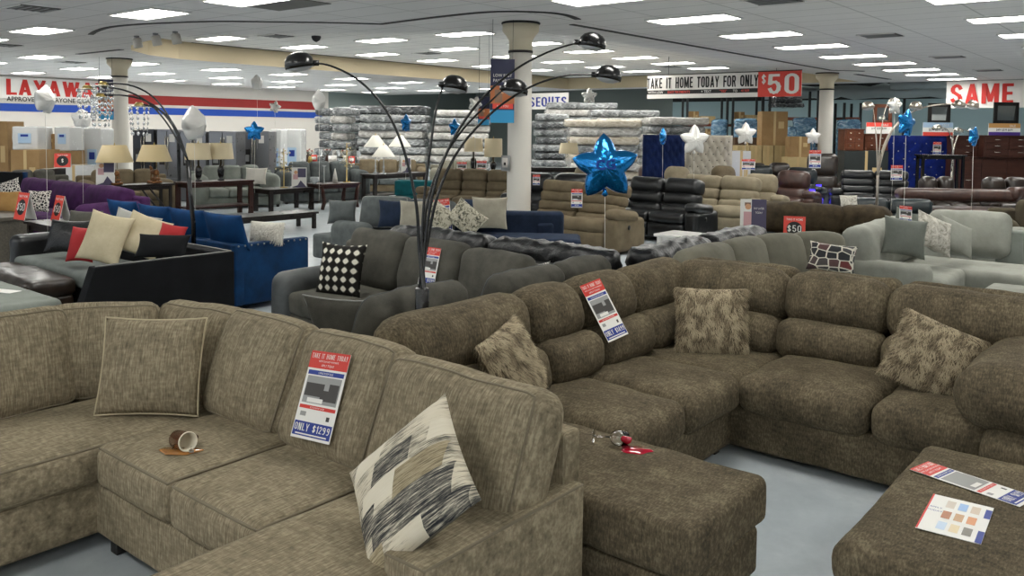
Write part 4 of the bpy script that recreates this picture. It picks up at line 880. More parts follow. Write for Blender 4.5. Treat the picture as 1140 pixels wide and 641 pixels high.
pil_d('smaller cream pillow leaning right of the large one', 160, 262, 8.3, CREAM, .42, .42, rz=R(52), tilt=R(25), roll=R(22), seed=5, t=.12)
pil_d('grey and white script pillow edge behind the cream pillows', 148, 259, 8.5, mat('script_white', 'a9a9a4', .8), .44, .44, rz=R(58), tilt=R(22), roll=R(18), seed=6, t=.10)
pil_d('shiny black wrapped pillow at the left arm of the black sofa', 75, 263, 8.9, BLC, .50, .36, rz=R(25), tilt=R(20), seed=7)
pil_d('plain black pillow on the right of the black sofa', 181, 274, 7.8, BKF, .50, .24, rz=R(35), tilt=R(30), seed=8)
pil_d('red pillow corner above the black pillow', 191, 262, 8.1, mat('red_cloth', 'a11e22', .8, sheen=.3), .26, .22, rz=R(40), tilt=R(25), roll=R(10), seed=9)
pil_d('red pillow edge behind the large cream pillow', 92, 272, 8.4, mat('red_cloth'), .30, .36, rz=R(30), tilt=R(20), seed=10)
pil_d('dark grey pillow behind the wrapped black pillow', 93, 252, 9.2, CH, .4, .36, rz=R(30), tilt=R(20), seed=11)
t = thing('sofa', 'royal blue velvet sofa with studded side right of the black sofa', 'sofa', (-9.15, 5.33, 0))
cush('base', t, (0, 0, .22), (3.0, .9, .30), BV, r=.03, cell=.2); cush('seat_cushion', t, (0, .05, .42), (2.7, .75, .14), BV, r=.05, b=(0, 0, .02))
cush('back_frame', t, (0, -.40, .38), (3.04, .12, .64), BV, r=.02, wr=.002, cell=.2)
for s_ in (-1, 1):
    ar = cush('arm', t, (s_*1.47, .0, .38), (.10, .92, .64), BV, r=.02, wr=.002, cell=.2)
    q = MB()
    for k in range(12): q.lathe([(.011, 0), (.008, .006), (0, .009)], CHX, 8, Matrix.Translation((s_*.053, -.42+.076*k, .30)) @ Matrix.Rotation(s_*PI/2, 4, 'Y'))
    q.build('nail_heads', ar)
feet(t, 3.0, .9)
BVC = fabric('blue_velvet_pillow', '09294d', '104374', 4, sheen=.4)
for k, (px, py, lb) in enumerate([(252, 257, 'front right'), (212, 251, 'second from right'), (176, 246, 'third from right'), (140, 240, 'leftmost')]):
    pil_d(f'blue velvet pillow on the blue sofa, {lb} of four', px, py, 8.9+.45*k, BVC, .66, .40, rz=R(4), tilt=R(-16), seed=20+k, pinch=.07)
o = fur_pillow('white shaggy pillow at the right end of the blue sofa', at(297, 258, 9.1), .42, .22, .16, R(20), R(10), 0, 12, N=2500)
for ob_, mt_ in ((o, WHT), (o.children[0], None)):
    if mt_: ob_.data.materials[0] = mt_
    else:
        ob_.data.materials[0] = WHT; ob_.data.materials[1] = mat('fur_white', 'e9e6dc', .8, sheen=.3); ob_.data.materials[2] = WHT
# ottomans at the left
t = thing('ottoman', 'pale grey velvet ottoman at the left edge in front of the black sofa', 'ottoman', (-8.3, 2.58, 0)); cush('cushion_top', t, (0, 0, .32), (1.9, .98, .26), GREY, r=.05, b=(0, 0, .015), wr=.004); cush('base', t, (0, 0, .12), (1.86, .94, .18), GREY, r=.03, cell=.2); feet(t, 1.8, .9, .04)
q = MB(); q.box((0, 0, .002), (.28, .12, .002), Mp); tag(q.build('paper_slip', None, flatM(on_z(4, 324, .462), R(20)), smooth=False), 'white paper slip lying on the pale grey ottoman', 'paper')
t = thing('ottoman', 'dark brown leather ottoman behind the pale grey one', 'ottoman', (-9.4, 3.02, 0)); 
t.location = (-9.0, 3.35, 0); cush('cushion_top', t, (0, 0, .37), (1.5, .46, .18), DBL, r=.07, b=(0, .01, .02), wr=.012, wf=6); cush('base', t, (0, 0, .17), (1.46, .42, .26), DBL, r=.04, cell=.2); feet(t, 1.4, .4, .04)
# purple tufted sofa
t = sofa('deep purple tufted sofa at the left edge', (-14.8, 6.1, 0), 0, 4.2, 1.1, 3, PU, PU, .45, .90, arms='R', arm_w=.3, arm_h=.72, wr=.014, r=.14)
def leo():
    M = mat('leopard_print', 'cfc9c2', .85); n, l, b = _tex(M, 0); v = n.new('ShaderNodeTexVoronoi'); v.feature = 'DISTANCE_TO_EDGE'; v.inputs['Scale'].default_value = 26; l.new(mapping(n, l, 1, 1, 1), v.inputs['Vector'])
    l.new(ramp(n, l, v.outputs['Distance'], [(.0, 'dcd6ce'), (.10, 'd5cfc6'), (.16, '1d1a1c'), (.6, '1d1a1c')]), b.inputs['Base Color']); return M
LEO = leo()
pil_d('black and white leopard print pillow on the purple sofa', 43, 224, 12.9, LEO, .36, .34, seed=1)
pil_d('leopard print pillow farther left, half hidden by purple cushions', 11, 209, 13.9, LEO, .34, .26, seed=2, roll=R(-20))
pil_d('tan silk pillow at the left edge on the purple sofa', 3, 225, 12.6, fabric('tan_silk', '8f6b3d', 'ab8653', 4), .5, .34, seed=3)
# tables with $50 tent signs
t = thing('display_chest', 'grey washed wood cabinet with a $50 tent sign on top, left edge', 'cabinet', (-13.35, 4.55, 0))
q = MB(); q.box((0, 0, .60), (1.3, .8, .05), Mgw); q.build('top', t, smooth=False, bevel=.006)
q = MB(); q.box((0, .34, .29), (1.2, .05, .58), Mgw); q.box((.58, 0, .29), (.06, .72, .58), Mgw); q.box((-.58, 0, .29), (.06, .72, .58), Mgw); q.box((0, 0, .05), (1.2, .7, .05), Mgw); q.build('body', t, smooth=False)
tent_sign('red tent sign with $50 on the grey cabinet at the left edge', tuple(on_z(28, 244, .627)), R(4), .30, .36)
table('small dark end table holding the second tent sign, by the purple sofa', (on_z(60, 246, .62).x, on_z(60, 246, .62).y+.1, 0), 0, .95, .6, .60, Mesp, name='end_table')
tent_sign('red tent sign on the small dark table by the purple sofa', tuple(on_z(68, 245.5, .602)), R(0), .26, .34)

# --- right side: sage sofa, light grey sectional
t = thing('sectional_sofa', 'sage grey sofa with fanned back right behind the brown sectional', 'sofa', (-3.15, 7.25, 0))
cush('base', t, (.15, 0, .24), (.8, 2.2, .36), SG, r=.04, cell=.2); cush('back_frame', t, (-.16, 0, .44), (.18, 2.2, .7), SG, r=.06, cell=.2)
for k, (x, y, rz, wd) in enumerate([(-.05, -.75, 92, .8), (-.02, -.1, 86, .62), (.08, .45, 66, .56), (.30, .86, 40, .52)]):
    cush('back_cushion', t, (x, y, .70), (wd, .24, .50), SG, rz=R(rz), tilt=R(14), r=.09, b=(.01, .05, .02), wr=.01, seed=k+60)
cush('seat_cushion', t, (.28, -.1, .42), (.72, 2.0, .16), SG, r=.05, b=(0, 0, .02)); feet(t, 1, 2)
def hexm():
    M = mat('hex_print', 'd9d4c6', .8); n, l, b = _tex(M, 0); v = n.new('ShaderNodeTexVoronoi'); v.inputs['Scale'].default_value = 13; v.inputs['Randomness'].default_value = .5; v.feature = 'DISTANCE_TO_EDGE'; l.new(mapping(n, l, .8, .8, 1.2), v.inputs['Vector'])
    v2 = n.new('ShaderNodeTexVoronoi'); v2.inputs['Scale'].default_value = 13; v2.inputs['Randomness'].default_value = .5; l.new(mapping(n, l, .8, .8, 1.2), v2.inputs['Vector'])
    sp_ = n.new('ShaderNodeSeparateColor'); l.new(v2.outputs['Color'], sp_.inputs[0]); base = ramp(n, l, sp_.outputs[0], [(.0, '28292c'), (.45, '2d2f33'), (.5, '6d3433'), (.8, '4c4b4b')])
    mx = n.new('ShaderNodeMix'); mx.data_type = 'RGBA'; lt = n.new('ShaderNodeMath'); lt.operation = 'LESS_THAN'; lt.inputs[1].default_value = .06; l.new(v.outputs['Distance'], lt.inputs[0]); l.new(lt.outputs[0], mx.inputs[0]); l.new(base, mx.inputs[6]); mx.inputs[7].default_value = lin('d9d4c6'); l.new(mx.outputs[2], b.inputs['Base Color']); return M
pil_d('pillow with red, black and white hexagons behind the brown sectional', 926, 287, 7.4, hexm(), .40, .26, rz=R(12), tilt=R(20), roll=R(4), seed=8)
G = thing('sectional_sofa', 'light grey velvet sectional at the right with big loose cushions', 'sofa', (-1.9, 10.4, 0))
def Gc(name, px, py, d, size, rz, tilt=0, z=None, **k):
    p = at(px, py, d)
    if z is not None: p.z = z
    return cush(name, G, p-Vector((-1.9, 10.4, 0)), size, LG, rz=R(rz), tilt=R(tilt), **k)
Gc('back_cushion', 985, 263, 9.3, (1.9, .28, .48), 90, 14, z=.72, r=.10, b=(.02, .06, .02), wr=.012, seed=2)
Gc('back_cushion', 1078, 262, 10.1, (.86, .26, .52), 2, 14, z=.74, r=.10, b=(.02, .06, .02), wr=.014, seed=3)
Gc('back_cushion', 1145, 258, 10.3, (.70, .24, .30), -5, 14, z=.62, r=.08, b=(.02, .05, .02), wr=.010, seed=4)
Gc('arm', 980, 288, 8.5, (.95, .30, .44), 0, 0, z=.42, r=.09, wr=.006)
Gc('seat_cushion', 1085, 297, 9.3, (1.9, .95, .22), 0, 0, z=.37, r=.06, b=(0, .0, .02), wr=.006)
Gc('seat_cushion', 1025, 297, 8.9, (.72, 1.2, .22), 0, 0, z=.37, r=.06, b=(0, 0, .02), wr=.006)
Gc('base', 1085, 300, 9.4, (2.1, 1.1, .24), 0, 0, z=.15, r=.03)
Gc('back_frame', 1110, 270, 10.5, (2.0, .16, .60), 0, 0, z=.34, r=.04)
q = MB(); q.soft(.30, .2, .44, .03, GREY, wr=.002); o = q.build('arm_panel', G, Matrix.Translation(at(1126, 277, 9.9)-Vector((-1.9, 10.4, 0))))
for px, py in ((1000, 320), (1125, 306)): q = MB(); p = on_z(px, py, 0); q.box((0, 0, .02), (.06, .06, .04), Mft); q.build('foot', G, Matrix.Translation(Vector((p.x, p.y, 0))-Vector((-1.9, 10.4, 0))))
MAR = mat('marble_print', 'b4b0a5', .8); n, l, b = _tex(MAR, 0); g = noise_n(n, l, mapping(n, l, 1, 1, 1), 7, 5, .6, 3); l.new(ramp(n, l, g.outputs['Fac'], [(.42, '8d897e'), (.48, 'c3bfb4'), (.52, 'a09c90'), (.57, 'c9c5bb')]), b.inputs['Base Color'])
GP = fabric('dove_velvet', '62665f', '7b7f77', 4, sheen=.4)
pil_d('dove grey pillow in front on the light grey sectional', 1007, 264, 8.6, GP, .42, .40, rz=R(30), tilt=R(18), roll=R(8), seed=2)
pil_d('dove grey pillow tucked behind with the price card', 1012, 253, 9.1, GP, .36, .36, rz=R(45), tilt=R(18), roll=R(20), seed=12)
pil_d('marbled white pillow in the middle of the light grey sectional', 1040, 260, 9.0, MAR, .44, .42, rz=R(60), tilt=R(25), roll=R(25), seed=3)
pil_d('plain pale grey pillow right of the marbled one', 1064, 263, 9.2, LG, .42, .40, rz=R(60), tilt=R(30), roll=R(28), seed=4)
sale_card('small red topped card on the light grey sectional', standM(at(1008, 247, 8.9), R(39), R(15), R(-6)), .13, .17, '$999')
t = thing('ottoman', 'light grey velvet ottoman at the right edge behind the brown sectional', 'ottoman', (-1.05, 9.0, 0)); cush('cushion_top', t, (0, 0, .36), (1.1, .9, .2), LG, r=.05, b=(0, 0, .02)); cush('base', t, (0, 0, .14), (1.06, .86, .22), LG, r=.03); feet(t, 1, .8, .04)
# espresso sofa
t = thing('sofa', 'dark espresso fuzzy sofa behind the red $50 sign at the right', 'sofa', tuple(on_z(900, 262, .45).xy)+(0,), R(14))
cush('base', t, (0, .2, .22), (2.0, .9, .32), DBF, r=.05, wr=.01); cush('back_cushion', t, (-.15, .35, .66), (1.25, .36, .40), DBF, r=.12, b=(.02, .03, .03), wr=.03, wf=5, cell=.06); cush('back_cushion', t, (.72, .35, .66), (.7, .36, .42), DBF, rz=R(-12), r=.12, b=(.02, .03, .03), wr=.03, wf=5, seed=4, cell=.06)
cush('arm', t, (.45, -.2, .36), (.5, .4, .24), DBF, r=.1, wr=.012); feet(t, 1.9, .8)
t = thing('sofa', 'long dark leather chaise bench beyond the espresso sofa', 'sofa', (-5.15, 14.9, 0), R(25)); cush('seat_cushion', t, (0, 0, .50), (2.1, .9, .2), DTL, r=.05); cush('base', t, (0, 0, .22), (2.05, .85, .36), DTL, r=.04); feet(t, 2, .8)
pil_d('small cream patterned pillow behind the espresso sofa', 945, 225, 14, MAR, .3, .24, seed=5)
t = sofa('dark leather low sofa right of the silver lamp pole', (-4.45, 16.35, 0), R(30), 1.5, .75, 2, DTL, DTL, .45, .70, arms='', cell=.12)
t = thing('sofa', 'brown leather sofa with smooth rolled back at the right', 'sofa', (-3.6, 18.0, 0), R(36)); cush('base', t, (0, 0, .3), (2.3, .9, .45), BRL, r=.06, cell=.2); cush('back_roll', t, (0, .1, .76), (2.4, .34, .24), BRL, r=.11, wr=.006); cush('arm', t, (1.25, .2, .80), (.9, .3, .26), BRL, rz=R(30), r=.11); feet(t, 2.2, .8)
TPB = fabric('taupe_bonded', '3d362c', '56503f', 4)
t = sofa('puffy taupe brown sofa at the right edge beyond the grey one', (-1.1, 13.9, 0), R(15), 2.6, 1.0, 3, TPB, TPB, .46, .96, arms='L', arm_w=.35, arm_h=.75, r=.16, wr=.02)
# stand-up poster and tent sign
q = MB(); q.box((0, .21, 0), (.30, .42, .006), Mp); q.quad(-.02, 0, .15, .42, .0035, mat('poster_violet', '4a4560', .5)); q.lathe([(.035, 0), (0, .001)], mat('poster_skin', 'd9a67e', .6), 16, Matrix.Translation((-.06, .33, .004))); q.quad(-.11, .08, -.02, .27, .004, mat('poster_dress', 'cfa3a5', .6)); q.quad(-.10, .34, -.03, .38, .0038, Mtan); q.text('PAY LATER', .065, .30, .005, .025, Mp, 'CENTER', .7); q.text('TODAY', .065, .25, .005, .025, Mp, 'CENTER', .7); q.add([(-.15, 0, .0045), (.15, 0, .0045), (-.02, .12, .0045)], [(0, 1, 2)], Mpb)
p = at(838, 261, 10.1); tag(q.build('counter_poster', None, standM(p, R(25), R(8)), smooth=False), 'upright card poster of a person in pink beyond the black leather roll', 'poster')
p.z = 0; table('small dark table under the upright card poster', (p.x, p.y, 0), 0, .5, .5, max(.3, at(838, 261, 10.1).z), Mesp, name='end_table')
p = at(884, 266, 9.0); table('small table under the red $50 sign behind the sage sofa', (p.x, p.y, 0), 0, .5, .5, p.z, Mesp, name='end_table'); tent_sign('red tent sign with $50 above the sage sofa back', tuple(p+Vector((0, 0, .001))), R(20), .22, .24)
for a in (): pass
# ------------------------------------------------------------------ arc lamps
Mlb = mat('lamp_black', '070708', .25, coat=.25); Mbulb = mat('lamp_inner', 'b9bcbe', .4); Mchr = mat('chrome', 'c9c4b8', .12, metal=1)
def arc_lamp(label, base, heads, split, mt, r=.011, sleeve=True, dome=.115, direction=None):
    t = thing('arc_floor_lamp', label, 'floor lamp', (base.x, base.y, 0)); b0 = Vector((base.x, base.y, 0))
    q = MB(); q.lathe([(.15, 0), (.15, .025), (.13, .035), (.02, .04)], mt, 28); q.build('base', t)
    if sleeve: q = MB(); q.lathe([(r*2, .03), (r*2, split), (r*1.8, split+.005)], mt, 20); q.build('pole', t)
    for i, (hd, ctl) in enumerate(heads):
        a = 2*PI*i/len(heads); s_ = Vector((r*math.cos(a), r*math.sin(a), split)); e = hd-b0; c_ = ctl-b0
        pts = [s_*(1-u)**3 + (Vector((s_.x, s_.y, s_.z+(c_.z-s_.z)*.5))+(c_-s_)*.12)*3*u*(1-u)**2 + c_*3*u*u*(1-u) + e*u**3 for u in [k/26 for k in range(27)]]
        q = MB(); q.tube(pts, r*.62, mt, 8); q.tube(pts[:14], r, mt, 8); ar = q.build('arm', t)
        dr = (pts[-1]-pts[-3]).normalized(); flat = Vector((dr.x, dr.y, 0)).normalized(); cpos = e+flat*(dome*.95)+Vector((0, 0, -.01))
        tl = Matrix.Translation(cpos) @ Matrix.Rotation(math.atan2(flat.y, flat.x), 4, 'Z') @ Matrix.Rotation(R(12), 4, 'Y')
        q = MB(); q.lathe([(dome, -.028), (dome*1.01, 0), (dome*.93, .035), (dome*.72, .062), (dome*.4, .078), (.0, .083)], mt, 28, tl); sh = q.build('lamp_shade', t)
        q = MB(); q.lathe([(0, -.052), (dome*.5, -.047), (dome*.96, -.026)], Mbulb, 28, tl); q.build('diffuser', sh)
        q = MB(); q.tube([e-flat*.02, e+flat*.05], .018, mt, 10); q.build('joint', sh)
    return t
b1 = Vector((-3.40, 3.36, 0))
hd = lambda px, py, d: at(px, py, d)
def stem_lamp(label, base, paths, split, mt, r, dome):
    """stems follow bent-tube paths; each path ends at a head"""
    b0 = Vector((base.x, base.y, 0)); t = thing('arc_floor_lamp', label, 'floor lamp', tuple(b0))
    q = MB(); q.lathe([(.15, 0), (.15, .025), (.13, .035), (.02, .04)], mt, 28); q.build('base', t)
    q = MB(); q.lathe([(.040, .03), (.040, split), (.036, split+.006)], mt, 20); q.build('pole', t)
    for i, pth in enumerate(paths):
        a = 2*PI*i/len(paths); pts = [Vector((.018*math.cos(a), .018*math.sin(a), split*.97))] + [p-b0 for p in pth]; pts = curve3(pts, 8); n_ = len(pts)
        q = MB(); q.tube(pts, [r*(1-.55*k/n_) for k in range(n_)], mt, 8); q.build('arm', t)
        e = pts[-1]; dr = (pts[-1]-pts[-4]); flat = Vector((dr.x, dr.y, 0)).normalized(); cpos = e+flat*(dome*.95)+Vector((0, 0, -.008))
        tl = Matrix.Translation(cpos) @ Matrix.Rotation(math.atan2(flat.y, flat.x), 4, 'Z') @ Matrix.Rotation(R(10), 4, 'Y')
        q = MB(); q.lathe([(dome, -.022), (dome*1.01, 0), (dome*.93, .028), (dome*.72, .05), (dome*.4, .063), (.0, .067)], mt, 28, tl); sh = q.build('lamp_shade', t)
        q = MB(); q.lathe([(0, -.042), (dome*.5, -.038), (dome*.96, -.02)], Mbulb, 28, tl); q.build('diffuser', sh)
        q = MB(); q.tube([e-flat*.03, e+flat*.03], .016, mt, 10); q.build('joint', sh)
    return t
def curve3(P_, n=6):
    P_ = [P_[0]] + P_ + [P_[-1]]; o = []
    for i in range(1, len(P_)-2):
        for k in range(n):
            t = k/n; a, b_, c, d = P_[i-1:i+3]; o.append(.5*((2*b_)+(c-a)*t+(2*a-5*b_+4*c-d)*t*t+(3*b_-a-3*c+d)*t**3))
    return o+[P_[-2]]
L = lambda pts, d0, d1: [at(x, y, d0+(d1-d0)*k/(len(pts)-1)) for k, (x, y) in enumerate(pts)]
stem_lamp('tall black arc floor lamp with five dome heads behind the brown sectional', b1, [
    L([(467, 280), (463, 225), (449, 165), (428, 120), (400, 90), (370, 74), (349, 70)], 4.85, 4.7),
    L([(470, 280), (472, 225), (479, 165), (486, 120), (494, 94)], 4.9, 5.0),
    L([(470, 280), (476, 225), (492, 180), (516, 143), (545, 114), (562, 98)], 4.95, 5.2),
    L([(472, 280), (482, 215), (502, 160), (532, 115), (570, 80), (610, 58), (645, 47)], 4.9, 4.95),
    L([(474, 280), (488, 215), (512, 165), (548, 125), (590, 97), (630, 84), (664, 83)], 4.95, 5.15)], 1.0, Mlb, .0105, .080)
# crystal arc lamp
Mcry = mat('crystal', 'dde2e4', .05, trans=.8, spec=.8); Mgold = mat('brass', 'b39b5e', .3, metal=1)
b2 = on_z(227, 300, .35); b2 = Vector((-7.95, 4.60, 0)); dd = 8.6
t = arc_lamp.__wrapped__ if 0 else thing('arc_floor_lamp', 'black arc lamp with hanging crystal shades between the black and blue sofas', 'floor lamp', tuple(b2))
q = MB(); q.lathe([(.18, 0), (.18, .03), (.03, .04)], Mlb, 28); q.build('base', t)
top = at(209, 178, dd)-b2; q = MB(); q.tube([(0, 0, .03), (0, 0, .9), (top.x*.5, top.y*.5, top.z*.75), tuple(top)], .024, Mlb, 10); q.build('pole', t)
cr_mesh = None
for i, (px, py, qx, qy) in enumerate([(97, 97, 150, 92), (115, 93, 160, 88), (112, 106, 165, 101), (155, 116, 175, 118)]):
    e = at(px, py, dd)-b2; c_ = at(qx+15, qy, dd)-b2
    pts = [top*(1-u)**3 + (top*.45+c_*.55)*3*u*(1-u)**2 + c_*3*u*u*(1-u) + e*u**3 for u in [k/18 for k in range(19)]]
    q = MB(); q.tube(pts, .009, Mlb, 6); ar = q.build('arm', t)
    rn = random.Random(i); q = MB(); q.lathe([(.03, .02), (.045, .0), (.05, -.02)], Mgold, 12)
    for k in range(6):
        for j in range(9):
            a = 2*PI*(j)/9; r_ = .095-.004*k; q.lathe([(0, .024), (.011, 0), (0, -.024)], Mcry, 5, Matrix.Translation((r_*math.cos(a), r_*math.sin(a), -.04-.052*k+rn.uniform(-.006, .006))))
    q.tube([(.085*math.cos(a), .085*math.sin(a), -.02) for a in [2*PI*k/16 for k in range(16)]], .004, Mchr, 5, closed=True)
    q.tube([(.07*math.cos(a), .07*math.sin(a), -.26) for a in [2*PI*k/16 for k in range(16)]], .003, Mchr, 5, closed=True)
    q.build('crystal_shade', t, Matrix.Translation(e))
# chrome arc lamp at the right
b3 = on_z(976, 262, 0); b3 = at(976, 232, 12.5); b3.z = 0; d3 = 12.6
Mbr = mat('brushed_nickel', 'b3aa9e', .3, metal=1)
arc_lamp('champagne metal arc floor lamp standing among the sofas at the right', b3, [
    (hd(1014, 118, d3), hd(1000, 135, d3)), (hd(1062, 116, d3), hd(1010, 112, d3)), (hd(1078, 117, d3+.3), hd(1006, 110, d3)), (hd(972, 118, d3), hd(973, 130, d3)), (hd(990, 114, d3), hd(984, 118, d3))], 1.3, Mbr, .010, True, .085)
b4 = at(1060, 184, 22); b4.z = 0
arc_lamp('small chrome arc lamp by the dark dressers at the far right', b4, [
    (hd(1048, 142, 22), hd(1058, 140, 22)), (hd(1062, 145, 22), hd(1061, 142, 22)), (hd(1078, 146, 22), hd(1068, 140, 22))], 1.1, Mchr, .02, True, .12)

# ------------------------------------------------------------------ balloons
def foil(name, c, rough=.16, metal=.75):
    if name in MATS: return MATS[name]
    M = mat(name, c, rough, metal=metal, coat=.5); n, l, b = _tex(M, 0); g = noise_n(n, l, mapping(n, l, 1, 1, 1), 16, 2, .5, .6); bump(n, l, b, g.outputs['Fac'], .35, .02); return M
FB = foil('foil_blue', '0a7cc4', .18, .8); FS = foil('foil_silver', 'd7d5cf', .28, .55); FW = foil('foil_pearl', 'dcdad5', .35, .2)
Mstr = mat('balloon_string', 'cfccc4', .5)
def star_balloon(label, p, Rr, mt, rz=R(39), ry=0, rx=0, string=None, text=None, thick=.34, group=None, inner=.58):
    t = thing('star_balloon', label, 'balloon', tuple(p), 0, group)
    T = Matrix.Rotation(rz, 4, 'Z') @ Matrix.Rotation(rx, 4, 'X') @ Matrix.Rotation(ry, 4, 'Y')
    n, rg = 60, 9; vs, fs = [], []
    def rad(a):
        u = (a/(2*PI)*5) % 1; u = abs(u-.5)*2   # 1 at tips
        r1 = inner/(math.cos((1-u)*PI/5*1.0)) if 0 else inner+(1-inner)*u**1.15
        return Rr*r1
    for s_ in (-1, 1):
        for j in range(rg+1):
            rho = math.sin(j/rg*PI/2)
            for k in range(n):
                a = 2*PI*k/n + PI/2 + 0; u = abs(((k/n*5) % 1)-.5)*2
                rr_ = rad(2*PI*k/n)*rho; hgt = s_*Rr*thick*math.sqrt(max(0, 1-rho**2))*(1-.45*rho*(u))*(1+.05*math.sin(15*a)*rho)
                vs.append((rr_*math.cos(a), hgt, rr_*math.sin(a)))
    N = (rg+1)*n
    for s_ in range(2):
        for j in range(rg):
            for k in range(n):
                a, b_, c, d = s_*N+j*n+k, s_*N+j*n+(k+1) % n, s_*N+(j+1)*n+(k+1) % n, s_*N+(j+1)*n+k
                fs.append((a, b_, c, d) if s_ else (d, c, b_, a))
    q = MB(); q.add(vs, fs, mt, T); b_ = q.build('foil', t)
    if text: q = MB(); q.text(text, 0, 0, 0, Rr*.30, mat('balloon_print', '123a8a', .3, metal=.4), 'CENTER', 1, .03, M=T @ Matrix.Translation((0, -Rr*thick-.004, -Rr*.05)) @ Matrix.Rotation(PI/2, 4, 'X')); q.build('print', b_, smooth=False)
    q = MB(); q.lathe([(.012, -Rr*.62), (.03, -Rr*.80), (.012, -Rr*.86)], mt, 8); q.build('neck', t)
    if string:
        e = Vector((0, 0, -string)); q = MB(); q.tube([(0, 0, -Rr*.7), (.01, .0, -string*.5), (0, 0, -string)], .0026, Mstr, 5); q.build('string', t)
    return t
def bal(label, px, py, d, Rr, mt, **k):
    p = at(px, py, d); k.setdefault('string', p.z-.02 if k.pop('ground', True) else 1.0); return star_balloon(label, p, Rr, mt, **k)
bal('big blue star foil balloon floating in front of the tan recliner', 674, 186, 7.2, .29, FB, rz=R(36), ry=R(-4), text='CG')
bal('small blue star balloon in front of the grey refrigerators', 283, 146, 16.5, .20, FB, rz=R(60), string=1.2)
bal('blue balloon edge on, left of the pleated lamps in front of mattresses', 452, 137, 18, .20, FB, rz=R(100), string=1.2)
bal('blue balloon seen between the black lamp stems', 506, 142, 18, .20, FB, rz=R(95), string=1.2)
bal('blue balloon hanging in front of the navy headboard', 738, 152, 17, .19, FB, rz=R(100), string=1.3)
bal('blue star balloon at the right beside the silver one', 1009, 137, 11.5, .20, FB, rz=R(70), ry=R(12), string=1.9)
bal('blue balloon in front of the dark dressers at far right', 1084, 152, 12, .15, FB, rz=R(75), ry=R(20), string=1.6)
bal('silver star balloon next to the blue star balloon at right', 996, 118, 12, .13, FS, rz=R(50), string=1.6)
bal('white star balloon in front of the tufted cream headboard', 773, 156, 15, .28, FW, rz=R(45), string=1.4)
bal('white star balloon between cream headboard and tall boxes', 830, 149, 18, .25, FW, rz=R(42), string=1.4)
bal('small white star balloon left of the right column', 905, 152, 20, .20, FW, rz=R(42), string=1.4)
bal('silver star balloon above the wrapped mattress stacks', 656, 107, 22, .22, FS, rz=R(42), string=1.2)
bal('silver balloon beside the navy poster', 529, 116, 16, .17, FS, rz=R(80), ry=R(20), string=1.2)
bal('small silver star balloon on the blue and red stripes', 306, 119, 20, .15, FS, rz=R(50), ry=R(15), string=1.0)
bal('white balloon seen edge on below the LAYAWAY lettering', 50, 111, 9.5, .17, FW, rz=R(122), ry=R(10), thick=.58, inner=.7, string=1.7)
bal('white teardrop balloon right of the crystal lamp arms', 216, 138, 9.5, .21, FW, rz=R(118), ry=R(-8), thick=.60, inner=.72, string=1.2)
bal('white balloon high in front of the striped wall end', 355, 112, 14, .19, FW, rz=R(118), thick=.58, inner=.7, string=1.9)
bal('white balloon under the hanging crystal shades', 91, 132, 12, .14, FW, rz=R(60), inner=.8, thick=.5, string=1.2)
bal('white ring shaped balloon high above the striped wall', 286, 92, 18, .17, FW, rz=R(100), inner=.8, thick=.4, string=1.4)

# ------------------------------------------------------------------ tables with lamps, left centre
X0 = -16.4
T1 = table('dark console table with crossed legs under the two animal lamps', (X0, 8.2, 0), R(90), 1.5, .5, .75, Mesp, 'cross')
T2 = table('dark console table with wide slab legs under the black vase lamps', (X0, 10.0, 0), R(90), 1.6, .55, .75, Mche, 'slab', True)
T3 = table('lower black table right of the slab leg console', (X0, 11.75, 0), R(90), 1.25, .7, .52, Mesp, 'slab')
T4 = table('cherry red end table with glass pieces on top', (X0+.3, 12.95, 0), R(90), 1.2, .6, .60, Mche, 'curved')
T5 = table('dark console table under the three pleated white lamps', (X0, 15.2, 0), R(90), 1.9, .55, .75, Mesp, 'slab', True)
T6 = table('low dark bench table on the blue grey floor in front of the consoles', (-13.3, 8.9, 0), R(90), 2.4, .6, .32, Mesp, 'straight')
Mshade = mat('shade_tan', 'c4b187', .6); Mshw = mat('shade_white', 'dedbd0', .6); Mshc = mat('shade_cream', 'd3c4a2', .6); Mbronze = mat('bronze_deer', '7d532c', .35, metal=.4); Mcel = mat('glass_clear', 'e9eef0', .05, trans=.7)
